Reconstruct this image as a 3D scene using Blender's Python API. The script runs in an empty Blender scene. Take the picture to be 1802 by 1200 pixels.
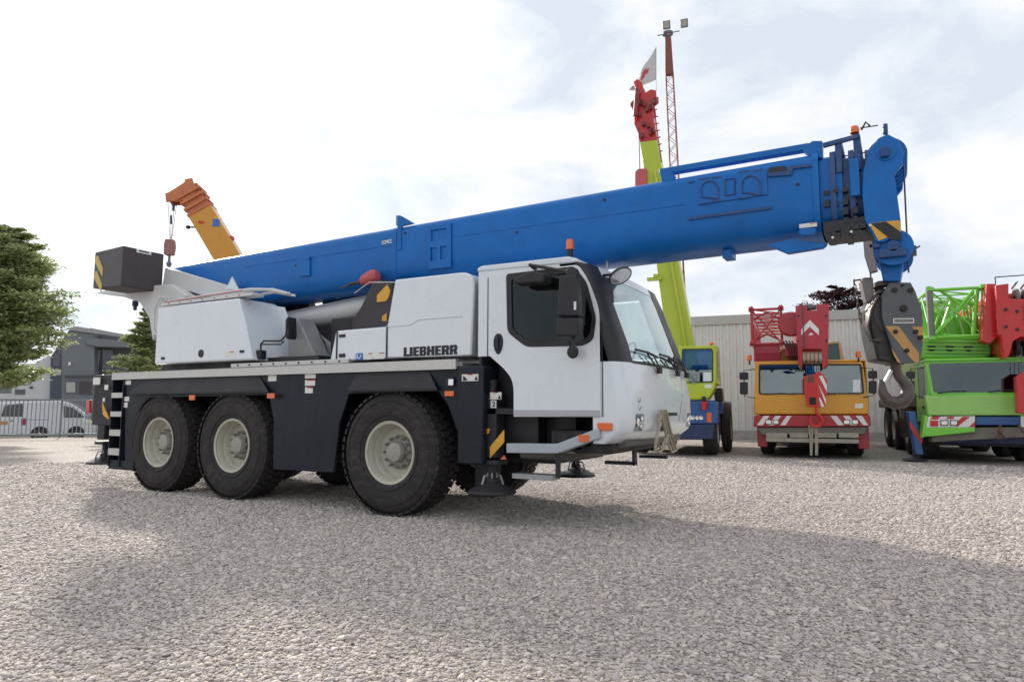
import bpy, bmesh, math, random
from mathutils import Vector, Matrix, noise
R=math.radians
C=bpy.context.scene.collection
scn=bpy.context.scene
# ------------------------------------------------------------------ camera
F=1192.0; CAM=Vector((5.2121,-6.1502,1.236)); YAW=-.52282; PITCH=.09966; ROLL=.0035
fw=Vector((math.sin(YAW)*math.cos(PITCH),math.cos(YAW)*math.cos(PITCH),math.sin(PITCH)))
rt0=Vector((math.cos(YAW),-math.sin(YAW),0)); up0=rt0.cross(fw)
rt=rt0*math.cos(ROLL)+up0*math.sin(ROLL); upv=-rt0*math.sin(ROLL)+up0*math.cos(ROLL)
cd=bpy.data.cameras.new('camera'); cam=bpy.data.objects.new('camera',cd); C.objects.link(cam)
m=Matrix((rt,upv,-fw)).transposed().to_4x4(); m.translation=CAM; cam.matrix_world=m
cd.sensor_width=36; cd.lens=36*F/1802; cd.clip_end=1500; cd.clip_start=.05
scn.camera=cam
# ------------------------------------------------------------------ light
SUN_AZ=R(-60.5); SUN_EL=R(24)
sdir=Vector((math.sin(SUN_AZ)*math.cos(SUN_EL),math.cos(SUN_AZ)*math.cos(SUN_EL),math.sin(SUN_EL)))
sl=bpy.data.lights.new('sun','SUN'); sl.energy=3.9; sl.angle=R(3.0); sl.color=(1,.94,.84)
so=bpy.data.objects.new('sun',sl); C.objects.link(so); so.rotation_euler=(-sdir).to_track_quat('-Z','Y').to_euler()
so.location=(0,0,30)
w=bpy.data.worlds.new('World'); scn.world=w; w.use_nodes=True
nt=w.node_tree; nt.nodes.clear()
def N(nt,t,**k):
    n=nt.nodes.new(t)
    for a,b in k.items():
        if a in n.inputs: n.inputs[a].default_value=b
        else: setattr(n,a,b)
    return n
def ramp(nt,a,b,c0=(0,0,0,1),c1=(1,1,1,1)):
    r=nt.nodes.new('ShaderNodeValToRGB'); e=r.color_ramp.elements
    e[0].position=a; e[1].position=b; e[0].color=c0; e[1].color=c1; return r
L=nt.links.new
out=N(nt,'ShaderNodeOutputWorld'); tc=N(nt,'ShaderNodeTexCoord')
sky=N(nt,'ShaderNodeTexSky',sky_type='NISHITA',sun_disc=False,sun_elevation=SUN_EL,sun_rotation=SUN_AZ)
b1=N(nt,'ShaderNodeBackground',Strength=.12); L(sky.outputs[0],b1.inputs[0])
mp=N(nt,'ShaderNodeMapping'); mp.inputs['Scale'].default_value=(1,1,2.0); mp.inputs['Location'].default_value=(3.1,.7,.2); L(tc.outputs['Generated'],mp.inputs[0])
n1=N(nt,'ShaderNodeTexNoise',Scale=2.6,Detail=9,Roughness=.55,Distortion=.25); L(mp.outputs[0],n1.inputs['Vector'])
n2=N(nt,'ShaderNodeTexNoise',Scale=4.2,Detail=8,Roughness=.56,Distortion=.35); L(mp.outputs[0],n2.inputs['Vector'])
# cloud brightness: grey-blue bases to white tops
cr=ramp(nt,.38,.58,(.68,.75,.845,1),(.95,.965,.99,1)); L(n2.outputs[0],cr.inputs[0])
# scattered light round the sun seen through thin cloud
dp=N(nt,'ShaderNodeVectorMath',operation='DOT_PRODUCT'); nm=N(nt,'ShaderNodeVectorMath',operation='NORMALIZE')
L(tc.outputs['Generated'],nm.inputs[0]); L(nm.outputs[0],dp.inputs[0]); dp.inputs[1].default_value=sdir
mx=N(nt,'ShaderNodeMath',operation='MAXIMUM'); mx.inputs[1].default_value=0; L(dp.outputs['Value'],mx.inputs[0])
pw=N(nt,'ShaderNodeMath',operation='POWER'); pw.inputs[1].default_value=22; L(mx.outputs[0],pw.inputs[0])
ml=N(nt,'ShaderNodeMath',operation='MULTIPLY_ADD'); ml.inputs[1].default_value=.45; ml.inputs[2].default_value=.82; L(pw.outputs[0],ml.inputs[0])
b2=N(nt,'ShaderNodeBackground'); L(cr.outputs[0],b2.inputs[0]); L(ml.outputs[0],b2.inputs[1])
mk=ramp(nt,.29,.345); L(n1.outputs[0],mk.inputs[0])
ms=N(nt,'ShaderNodeMixShader'); L(mk.outputs[0],ms.inputs[0]); L(b1.outputs[0],ms.inputs[1]); L(b2.outputs[0],ms.inputs[2]); L(ms.outputs[0],out.inputs[0])
scn.view_settings.view_transform='Standard'; scn.view_settings.look='None'; scn.view_settings.exposure=0.40; scn.view_settings.gamma=1
scn.render.resolution_x=1024; scn.render.resolution_y=681
random.seed(7)
# ------------------------------------------------------------------ materials
def mat(name,col,rough=.5,metal=0,coat=0,var=.06,vscale=3,bump=0,bscale=60,dirt=0,spec=.5,emit=None):
    m=bpy.data.materials.new(name); m.use_nodes=True; t=m.node_tree; p=t.nodes['Principled BSDF']
    p.inputs['Roughness'].default_value=rough; p.inputs['Metallic'].default_value=metal
    p.inputs['Coat Weight'].default_value=coat; p.inputs['Coat Roughness'].default_value=.06
    p.inputs['Specular IOR Level'].default_value=spec
    tc=N(t,'ShaderNodeTexCoord'); n=N(t,'ShaderNodeTexNoise',Scale=vscale,Detail=6,Roughness=.65); t.links.new(tc.outputs['Object'],n.inputs['Vector'])
    a=[max(0,c*(1-var)) for c in col]+[1]; b=[min(1,c*(1+var)) for c in col]+[1]
    r=ramp(t,.3,.7,a,b); t.links.new(n.outputs[0],r.inputs[0]); src=r.outputs[0]
    if dirt:
        n2=N(t,'ShaderNodeTexNoise',Scale=9,Detail=9,Roughness=.75); mp=N(t,'ShaderNodeMapping'); mp.inputs['Scale'].default_value=(1,1,.35)
        t.links.new(tc.outputs['Object'],mp.inputs[0]); t.links.new(mp.outputs[0],n2.inputs['Vector'])
        r2=ramp(t,.5,.75,(0,0,0,1),(dirt,dirt,dirt,1)); t.links.new(n2.outputs[0],r2.inputs[0])
        mi=N(t,'ShaderNodeMix',data_type='RGBA'); t.links.new(r2.outputs[0],mi.inputs[0]); t.links.new(src,mi.inputs[6]); mi.inputs[7].default_value=(.22,.18,.14,1)
        src=mi.outputs[2]
    t.links.new(src,p.inputs['Base Color'])
    rr=ramp(t,.3,.7,(max(.02,rough*.8),)*3+(1,),(min(1,rough*1.25),)*3+(1,)); t.links.new(n.outputs[0],rr.inputs[0]); t.links.new(rr.outputs[0],p.inputs['Roughness'])
    if bump:
        n3=N(t,'ShaderNodeTexNoise',Scale=bscale,Detail=4); t.links.new(tc.outputs['Object'],n3.inputs['Vector'])
        bp=N(t,'ShaderNodeBump',Strength=bump,Distance=.01); t.links.new(n3.outputs[0],bp.inputs['Height']); t.links.new(bp.outputs[0],p.inputs['Normal'])
    if emit: p.inputs['Emission Color'].default_value=(*emit[:3],1); p.inputs['Emission Strength'].default_value=emit[3]
    return m
def glass(name,tint,refl=.08,rough=.0):
    m=bpy.data.materials.new(name); m.use_nodes=True; t=m.node_tree; t.nodes.clear()
    o=N(t,'ShaderNodeOutputMaterial'); tr=N(t,'ShaderNodeBsdfTransparent'); tr.inputs[0].default_value=(*tint,1)
    g=N(t,'ShaderNodeBsdfGlossy',Roughness=rough); g.inputs[0].default_value=(.9,1,1,1)
    f=N(t,'ShaderNodeFresnel',IOR=1.5); a=N(t,'ShaderNodeMath',operation='ADD'); a.inputs[1].default_value=refl; t.links.new(f.outputs[0],a.inputs[0])
    mi=N(t,'ShaderNodeMixShader'); t.links.new(a.outputs[0],mi.inputs[0]); t.links.new(tr.outputs[0],mi.inputs[1]); t.links.new(g.outputs[0],mi.inputs[2]); t.links.new(mi.outputs[0],o.inputs[0])
    return m
white=mat('white_paint',(.70,.75,.79),.30,coat=.6,var=.02,dirt=.07)
white2=mat('grey_white_paint',(.60,.61,.61),.4,coat=.2,var=.05,dirt=.15)
navy=mat('navy_paint',(.008,.011,.021),.5,coat=.08,var=.2,dirt=.05,spec=.3)
dkgrey=mat('fender_grey',(.028,.027,.033),.55,var=.12,dirt=.08,spec=.35)
blue=mat('boom_blue',(.001,.13,.45),.40,coat=.08,var=.12,vscale=2.5,dirt=.06,spec=.28)
bluedk=mat('boom_blue_greasy',(.01,.06,.20),.45,var=.25,vscale=8,dirt=.35)
grease=mat('greasy_black',(.016,.018,.024),.45,var=.5,vscale=12)
black=mat('black_plastic',(.014,.014,.017),.5,var=.15)
rubber=mat('tyre_rubber',(.034,.031,.031),.8,var=.25,bump=.25,bscale=90,dirt=.28,spec=.3)
cream=mat('rim_cream',(.50,.48,.40),.5,var=.1,dirt=.4)
hubm=mat('hub_metal',(.30,.29,.27),.45,.4,var=.2,vscale=14,dirt=.7)
alu=mat('aluminium',(.55,.54,.52),.38,.5,var=.06,dirt=.12)
stepc=mat('step_blue_grey',(.40,.44,.47),.4,.2,var=.06,dirt=.1)
steel=mat('galvanised',(.36,.37,.38),.42,.7,var=.12,vscale=20)
cwm=mat('counterweight_brown',(.055,.042,.05),.6,var=.12,dirt=.12)
cwl=mat('counterweight_grey',(.085,.082,.09),.6,var=.1)
yel=mat('warning_yellow',(.68,.36,.04),.5,var=.1,dirt=.25)
yelp=mat('warning_pale_yellow',(.55,.42,.10),.5,var=.1)
orange=mat('orange_lens',(.75,.13,.02),.25,coat=.6,var=.05)
redl=mat('red_lens',(.5,.02,.02),.25,coat=.6)
sticker=mat('sticker_white',(.72,.71,.68),.5,var=.08,vscale=60)
stred=mat('sticker_red',(.5,.03,.03),.5)
stblue=mat('sticker_blue',(.04,.14,.5),.5)
ink=mat('ink_black',(.012,.012,.02),.5)
chrome=mat('lamp_reflector',(.75,.75,.72),.15,.8)
mirror=mat('mirror_glass',(.62,.72,.88),.12,.9)  # blue tint stands in for sky reflected in the mirror
wglass=glass('windscreen_glass',(.66,.86,.86),.24)
dglass=glass('dark_glass',(.58,.60,.60),-.015)
sglass=glass('pale_glass',(.45,.52,.55),.12)
seatm=mat('seat_fabric',(.09,.08,.08),.85)
rope=mat('rope_fibre',(.36,.32,.24),.9,var=.3,vscale=40,bump=.6)
wire=mat('wire_rope',(.10,.10,.15),.5,.5)
hookgrey=mat('hook_block_grey',(.075,.082,.095),.45,coat=.1,var=.15,vscale=8,dirt=.25)
hookst=mat('hook_steel',(.10,.082,.075),.42,.6,var=.25,vscale=15,dirt=.3)
pinkred=mat('ball_red',(.50,.09,.10),.5,var=.15,dirt=.2)
cyanp=mat('pale_turquoise',(.40,.68,.66),.5)
# ------------------------------------------------------------------ mesh helpers
class Frame:
    """a real vertical reference plane in the yard: origin on the ground and a heading"""
    def __init__(s,o,deg): s.o=Vector(o); a=R(deg); s.a=a; s.ex=Vector((math.cos(a),math.sin(a),0)); s.ey=Vector((-math.sin(a),math.cos(a),0))
    def S(s,px,py,d):      # along the plane that lies d behind the front
        r=fw*F+rt*(px-901)-upv*(py-600); t=((s.o-CAM).dot(s.ey)+d)/r.dot(s.ey); P=CAM+r*t-s.o
        return (P.dot(s.ex),P.z)
    def X(s,px,py,x):
        r=fw*F+rt*(px-901)-upv*(py-600); t=((s.o-CAM).dot(s.ex)+x)/r.dot(s.ex); P=CAM+r*t-s.o
        return (P.dot(s.ey),P.z)
    def Z(s,px,py,z=0):
        r=fw*F+rt*(px-901)-upv*(py-600); t=(z-CAM.z)/r.z; P=CAM+r*t-s.o
        return (P.dot(s.ex),P.dot(s.ey))
    def SS(s,pts,d): return [s.S(x,y,d) for x,y in pts]
W=Frame((0,0,0),0)
def G(px,py,z=0): x,y=W.Z(px,py,z); return Vector((x,y,z))
def rp(pts,r,seg=4):
    """round the corners of a polygon"""
    o=[]; n=len(pts)
    for i in range(n):
        p=Vector(pts[i]); a=Vector(pts[i-1]); b=Vector(pts[(i+1)%n]); rr=r[i] if isinstance(r,(list,tuple)) else r
        if rr<=0: o.append(tuple(p)); continue
        d1=min(rr,(a-p).length*.45); d2=min(rr,(b-p).length*.45)
        A=p+(a-p).normalized()*d1; B=p+(b-p).normalized()*d2
        for k in range(seg+1):
            t=k/seg; o.append(tuple(A*(1-t)**2+p*2*t*(1-t)+B*t*t))
    return o
class M:
    def __init__(s): s.bm=bmesh.new()
    def face(s,vs):
        try: return s.bm.faces.new([s.bm.verts.new(v) for v in vs])
        except ValueError: pass
    def box(s,x0,x1,y0,y1,z0,z1,rz=None,c=None):
        vs=[s.bm.verts.new((x,y,z)) for z in(z0,z1) for x,y in((x0,y0),(x1,y0),(x1,y1),(x0,y1))]
        if rz is not None:
            c=Vector(c or ((x0+x1)/2,(y0+y1)/2,(z0+z1)/2))
            for v in vs: v.co=c+rz@(v.co-c)
        for f in((3,2,1,0),(4,5,6,7),(0,1,5,4),(1,2,6,5),(2,3,7,6),(3,0,4,7)): s.bm.faces.new([vs[i] for i in f])
        return s
    def loft(s,a,b,caps=True):
        A=[s.bm.verts.new(v) for v in a]; B=[s.bm.verts.new(v) for v in b]; n=len(A)
        for i in range(n): s.bm.faces.new((A[i],A[(i+1)%n],B[(i+1)%n],B[i]))
        if caps: s.bm.faces.new(A[::-1]); s.bm.faces.new(B)
        return s
    def prism(s,p,y0,y1): return s.loft([(x,y0,z) for x,z in p],[(x,y1,z) for x,z in p])
    def prismX(s,p,x0,x1): return s.loft([(x0,y,z) for y,z in p],[(x1,y,z) for y,z in p])
    def prismZ(s,p,z0,z1): return s.loft([(x,y,z0) for x,y in p],[(x,y,z1) for x,y in p])
    def holed(s,outer,holes,y0,y1):
        for yy in(y0,y1):
            es=[];
            for lp in [outer]+holes:
                vs=[s.bm.verts.new((x,yy,z)) for x,z in lp]
                es+=[s.bm.edges.new((vs[i],vs[(i+1)%len(vs)])) for i in range(len(vs))]
            bmesh.ops.triangle_fill(s.bm,use_beauty=True,use_dissolve=False,edges=es)
        for lp in [outer]+holes: s.loft([(x,y0,z) for x,z in lp],[(x,y1,z) for x,z in lp],caps=False)
        bmesh.ops.remove_doubles(s.bm,verts=s.bm.verts,dist=1e-5)
        return s
    def cyl(s,p0,p1,r0,r1=None,n=16,caps=True):
        r1=r0 if r1 is None else r1; p0=Vector(p0); p1=Vector(p1); d=(p1-p0).normalized()
        u=d.orthogonal().normalized(); v=d.cross(u); A=[];B=[]
        for i in range(n):
            t=2*math.pi*i/n; k=u*math.cos(t)+v*math.sin(t); A.append(p0+k*r0); B.append(p1+k*r1)
        return s.loft(A,B,caps)
    def tube(s,pts,r,n=8,closed=False):
        pts=[Vector(p) for p in pts]; rings=[]; m=len(pts); u=None
        for i,p in enumerate(pts):
            a=pts[i-1] if(i or closed) else p; b=pts[(i+1)%m] if(i<m-1 or closed) else p
            d=(b-a).normalized()
            if u is None: u=d.orthogonal().normalized()
            u=(u-d*u.dot(d)).normalized(); v=d.cross(u); rr=r[i] if isinstance(r,(list,tuple)) else r
            rings.append([s.bm.verts.new(p+(u*math.cos(2*math.pi*k/n)+v*math.sin(2*math.pi*k/n))*rr) for k in range(n)])
        for i in range(m if closed else m-1):
            A=rings[i];B=rings[(i+1)%m]
            for k in range(n): s.bm.faces.new((A[k],A[(k+1)%n],B[(k+1)%n],B[k]))
        if not closed: s.bm.faces.new(rings[0][::-1]); s.bm.faces.new(rings[-1])
        return s
    def lathe(s,prof,c,axis='Y',n=32,closed=False):
        c=Vector(c); rings=[]
        for r,a in prof:
            ring=[]
            for k in range(n):
                t=2*math.pi*k/n; q=(r*math.cos(t),r*math.sin(t))
                o={'Y':(q[0],a,q[1]),'Z':(q[0],q[1],a),'X':(a,q[0],q[1])}[axis]; ring.append(s.bm.verts.new(c+Vector(o)))
            rings.append(ring)
        for i in range(len(rings)-1):
            for k in range(n): s.bm.faces.new((rings[i][k],rings[i][(k+1)%n],rings[i+1][(k+1)%n],rings[i+1][k]))
        if closed:
            for k in range(n): s.bm.faces.new((rings[-1][k],rings[-1][(k+1)%n],rings[0][(k+1)%n],rings[0][k]))
        return s
    def build(s,name,mt,parent=None,bev=0,angle=35,T=None):
        if T is not None: bmesh.ops.transform(s.bm,matrix=T,verts=s.bm.verts)
        bmesh.ops.remove_doubles(s.bm,verts=s.bm.verts,dist=1e-6)
        bmesh.ops.recalc_face_normals(s.bm,faces=s.bm.faces)
        me=bpy.data.meshes.new(name); s.bm.to_mesh(me); s.bm.free()
        for mm in (mt if isinstance(mt,list) else [mt]): me.materials.append(mm)
        for p in me.polygons: p.use_smooth=True
        me.set_sharp_from_angle(angle=R(angle))
        o=bpy.data.objects.new(name,me); C.objects.link(o)
        if parent: o.parent=parent
        if bev:
            b=o.modifiers.new('bevel','BEVEL'); b.width=bev; b.segments=2; b.limit_method='ANGLE'; b.angle_limit=R(40); b.harden_normals=False
        return o
def thing(name,label,cat,loc=(0,0,0),rz=0,group=None):
    o=bpy.data.objects.new(name,None); C.objects.link(o); o.location=loc; o.rotation_euler=(0,0,rz); o.empty_display_size=.2
    return tag(o,label,cat,group)
def tag(o,label,cat,group=None):
    o['label']=label; o['category']=cat
    if group: o['group']=group
    return o
def struct(o,kind='structure'): o['kind']=kind; return o
def copy_tree(o,parent=None):
    c=o.copy(); C.objects.link(c); c.parent=parent
    for ch in list(o.children): copy_tree(ch,c)
    return c
def text(s,p0,p1,h,mt,parent,name='lettering',ey=Vector((0,-1,0)),bold=.012,depth=.004):
    """flat lettering from p0 to p1 (baseline, parent space), height h"""
    cu=bpy.data.curves.new(name,'FONT'); cu.body=s; cu.size=1; cu.offset=bold; cu.extrude=.01; cu.resolution_u=3
    o=bpy.data.objects.new(name,cu); C.objects.link(o); bpy.context.view_layer.update()
    me=bpy.data.meshes.new_from_object(o.evaluated_get(bpy.context.evaluated_depsgraph_get())); bpy.data.objects.remove(o)
    xs=[v.co.x for v in me.vertices]; ys=[v.co.y for v in me.vertices]; x0,x1,y0,y1=min(xs),max(xs),min(ys),max(ys)
    p0=Vector(p0);p1=Vector(p1); ex=(p1-p0); wd=ex.length; ex=ex.normalized(); ez=Vector((0,0,1))
    for v in me.vertices:
        a=(v.co.x-x0)/(x1-x0)*wd; b=(v.co.y-y0)/(y1-y0)*h; v.co=p0+ex*a+ez*b+Vector(ey)*(v.co.z/.01*depth*.5)
    me.materials.append(mt); t=bpy.data.objects.new(name,me); C.objects.link(t); t.parent=parent; return t
# ------------------------------------------------------------------ ground
FA=G(-400,775.5); FB=G(155,769); fdir=(FB-FA).normalized(); fnor=Vector((-fdir.y,fdir.x,0))
if (FA-CAM).dot(fnor)<0: fnor=-fnor
def dip(x,y):
    P=Vector((x,y,0)); d=(P-FB).dot(fnor); l=(P-FB).dot(fdir)
    t=max(0,min(1,(d-.3)/2.5)); t=t*t*(3-2*t); s=max(0,min(1,(9-l)/5)); return -.42*t*s*s*(3-2*s)
def gheight(x,y):
    d=math.hypot(x-CAM.x,y-CAM.y)
    return dip(x,y)+(.012*noise.noise(Vector((x*.8,y*.8,0)))+.02*noise.noise(Vector((x*.25,y*.25,3))) if d<60 else 0)-.005
gm=bpy.data.materials.new('gravel'); gm.use_nodes=True; t=gm.node_tree; p=t.nodes['Principled BSDF']; p.inputs['Roughness'].default_value=.85; p.inputs['Specular IOR Level'].default_value=.3
tc=N(t,'ShaderNodeTexCoord')
v1=N(t,'ShaderNodeTexVoronoi',Scale=26); v1b=N(t,'ShaderNodeTexVoronoi',Scale=26,feature='DISTANCE_TO_EDGE'); v2=N(t,'ShaderNodeTexVoronoi',Scale=75)
nz=N(t,'ShaderNodeTexNoise',Scale=12,Detail=3); wm=N(t,'ShaderNodeVectorMath',operation='MULTIPLY_ADD')
t.links.new(tc.outputs['Object'],nz.inputs['Vector']); t.links.new(nz.outputs['Color'],wm.inputs[0]); wm.inputs[1].default_value=(.03,.03,0); t.links.new(tc.outputs['Object'],wm.inputs[2])
for v in(v1,v1b,v2): t.links.new(wm.outputs[0],v.inputs['Vector'])
sep=N(t,'ShaderNodeSeparateColor'); t.links.new(v1.outputs['Color'],sep.inputs[0])
cr=N(t,'ShaderNodeValToRGB'); e=cr.color_ramp.elements; e[0].position=0; e[0].color=(.235,.215,.20,1); e[1].position=1; e[1].color=(.70,.67,.61,1)
for ps,c in((.2,(.38,.345,.315,1)),(.45,(.49,.455,.405,1)),(.6,(.42,.36,.33,1)),(.72,(.36,.36,.39,1)),(.85,(.60,.56,.49,1))): q=e.new(ps); q.color=c
t.links.new(sep.outputs[0],cr.inputs[0])
lg=N(t,'ShaderNodeTexNoise',Scale=.45,Detail=5,Roughness=.6); t.links.new(tc.outputs['Object'],lg.inputs['Vector'])
lr=ramp(t,.3,.7,(.84,.80,.785,1),(1.10,1.05,1.01,1)); t.links.new(lg.outputs[0],lr.inputs[0])
mu=N(t,'ShaderNodeMix',data_type='RGBA',blend_type='MULTIPLY'); mu.inputs[0].default_value=1; t.links.new(cr.outputs[0],mu.inputs[6]); t.links.new(lr.outputs[0],mu.inputs[7])
er=ramp(t,.0,.10,(.35,.33,.31,1),(1,1,1,1)); t.links.new(v1b.outputs['Distance'],er.inputs[0])
mu2=N(t,'ShaderNodeMix',data_type='RGBA',blend_type='MULTIPLY'); mu2.inputs[0].default_value=1; t.links.new(mu.outputs[2],mu2.inputs[6]); t.links.new(er.outputs[0],mu2.inputs[7])
# moss and weeds along the hall
t.links.new(mu2.outputs[2],p.inputs['Base Color'])
bp=N(t,'ShaderNodeBump',Strength=.9,Distance=.02); t.links.new(v1b.outputs['Distance'],bp.inputs['Height']); t.links.new(bp.outputs[0],p.inputs['Normal'])
gb=M(); 
def axis(c,rng):
    s=[0]; st=.12
    while s[-1]<rng: s.append(s[-1]+st); st*=1.09
    return sorted(set([c-a for a in s]+[c+a for a in s]))
xs=axis(3,700); ys=axis(-2,700); gv=[[gb.bm.verts.new((x,y,gheight(x,y))) for y in ys] for x in xs]
for i in range(len(xs)-1):
    for j in range(len(ys)-1): gb.bm.faces.new((gv[i][j],gv[i+1][j],gv[i+1][j+1],gv[i][j+1]))
ground=struct(gb.build('ground',gm,angle=180))
# loose pebbles near the viewer
pm=bpy.data.materials.new('pebble'); pm.use_nodes=True; t=pm.node_tree; p=t.nodes['Principled BSDF']; p.inputs['Roughness'].default_value=.75; p.inputs['Specular IOR Level'].default_value=.3
oi=N(t,'ShaderNodeAttribute',attribute_name='tone',attribute_type='INSTANCER'); cr2=N(t,'ShaderNodeValToRGB'); e=cr2.color_ramp.elements
e[0].position=0; e[0].color=(.33,.31,.305,1); e[1].position=1; e[1].color=(.68,.645,.605,1)
for ps,c in((.12,(.42,.395,.385,1)),(.3,(.49,.455,.43,1)),(.42,(.45,.435,.45,1)),(.5,(.54,.505,.47,1)),(.62,(.51,.455,.43,1)),(.68,(.555,.525,.495,1)),(.85,(.61,.575,.54,1))): q=e.new(ps); q.color=c
t.links.new(oi.outputs['Fac'],cr2.inputs[0])
ng=N(t,'ShaderNodeTexNoise',Scale=30,Detail=3); tcp=N(t,'ShaderNodeTexCoord'); t.links.new(tcp.outputs['Object'],ng.inputs['Vector']); rr=ramp(t,.3,.7,(.78,.735,.71,1),(1.10,1.035,.98,1)); t.links.new(ng.outputs[0],rr.inputs[0])
mm=N(t,'ShaderNodeMix',data_type='RGBA',blend_type='MULTIPLY'); mm.inputs[0].default_value=1; t.links.new(cr2.outputs[0],mm.inputs[6]); t.links.new(rr.outputs[0],mm.inputs[7]); t.links.new(mm.outputs[2],p.inputs['Base Color'])
pv=[];ps_=[];pr=[];tone=[]
rnd=random.Random(3)
NP=430000
for i in range(NP):
    d=1.6+ (rnd.random()**.72)*17; az=YAW+R(rnd.uniform(-48,48))
    x=CAM.x+math.sin(az)*d; y=CAM.y+math.cos(az)*d
    s=rnd.lognormvariate(0,.36)*.0074*(1+.08*max(0,d-3)); s=min(s,.03)
    if d>12 and rnd.random()<(d-12)/7: continue
    pv.append((x,y,gheight(x,y)+s*.2)); ps_.append((s*rnd.uniform(1.0,1.5),s,s*rnd.uniform(.4,.7))); pr.append((rnd.uniform(-.35,.35),rnd.uniform(-.35,.35),rnd.uniform(0,6.28))); tone.append(rnd.random())
pme=bpy.data.meshes.new('gravel_pebbles'); pme.from_pydata(pv,[],[])
for nm_,tp,dat in(('psize','FLOAT_VECTOR',ps_),('prot','FLOAT_VECTOR',pr)):
    a=pme.attributes.new(nm_,tp,'POINT'); a.data.foreach_set('vector',[c for v in dat for c in v])
a=pme.attributes.new('tone','FLOAT','POINT'); a.data.foreach_set('value',tone)
pme.materials.append(pm)
po=bpy.data.objects.new('gravel_pebbles',pme); C.objects.link(po); struct(po,'stuff')
gn=bpy.data.node_groups.new('pebbles','GeometryNodeTree'); gn.interface.new_socket('Geometry',in_out='INPUT',socket_type='NodeSocketGeometry'); gn.interface.new_socket('Geometry',in_out='OUTPUT',socket_type='NodeSocketGeometry')
gi=N(gn,'NodeGroupInput'); go=N(gn,'NodeGroupOutput'); ip=N(gn,'GeometryNodeInstanceOnPoints'); ic=N(gn,'GeometryNodeMeshIcoSphere'); ic.inputs['Radius'].default_value=1; ic.inputs['Subdivisions'].default_value=2
sm=N(gn,'GeometryNodeSetMaterial'); sm.inputs['Material'].default_value=pm; ss=N(gn,'GeometryNodeSetShadeSmooth')
sp=N(gn,'GeometryNodeSetPosition'); nn=N(gn,'ShaderNodeTexNoise',Scale=1.1,Detail=1); vs=N(gn,'ShaderNodeVectorMath',operation='MULTIPLY_ADD'); vs.inputs[1].default_value=(.7,.7,.7); vs.inputs[2].default_value=(-.35,-.35,-.35)
gn.links.new(nn.outputs['Color'],vs.inputs[0]); gn.links.new(vs.outputs[0],sp.inputs['Offset'])
a1=N(gn,'GeometryNodeInputNamedAttribute',data_type='FLOAT_VECTOR'); a1.inputs[0].default_value='psize'; a2=N(gn,'GeometryNodeInputNamedAttribute',data_type='FLOAT_VECTOR'); a2.inputs[0].default_value='prot'
gn.links.new(gi.outputs[0],ip.inputs['Points']); gn.links.new(ic.outputs[0],sp.inputs['Geometry']); gn.links.new(sp.outputs[0],ss.inputs[0]); gn.links.new(ss.outputs[0],sm.inputs[0]); gn.links.new(sm.outputs[0],ip.inputs['Instance'])
e2r=N(gn,'FunctionNodeEulerToRotation'); gn.links.new(a2.outputs[0],e2r.inputs[0]); gn.links.new(e2r.outputs[0],ip.inputs['Rotation']); gn.links.new(a1.outputs[0],ip.inputs['Scale']); gn.links.new(ip.outputs[0],go.inputs[0])
md=po.modifiers.new('pebbles','NODES'); md.node_group=gn
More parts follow.
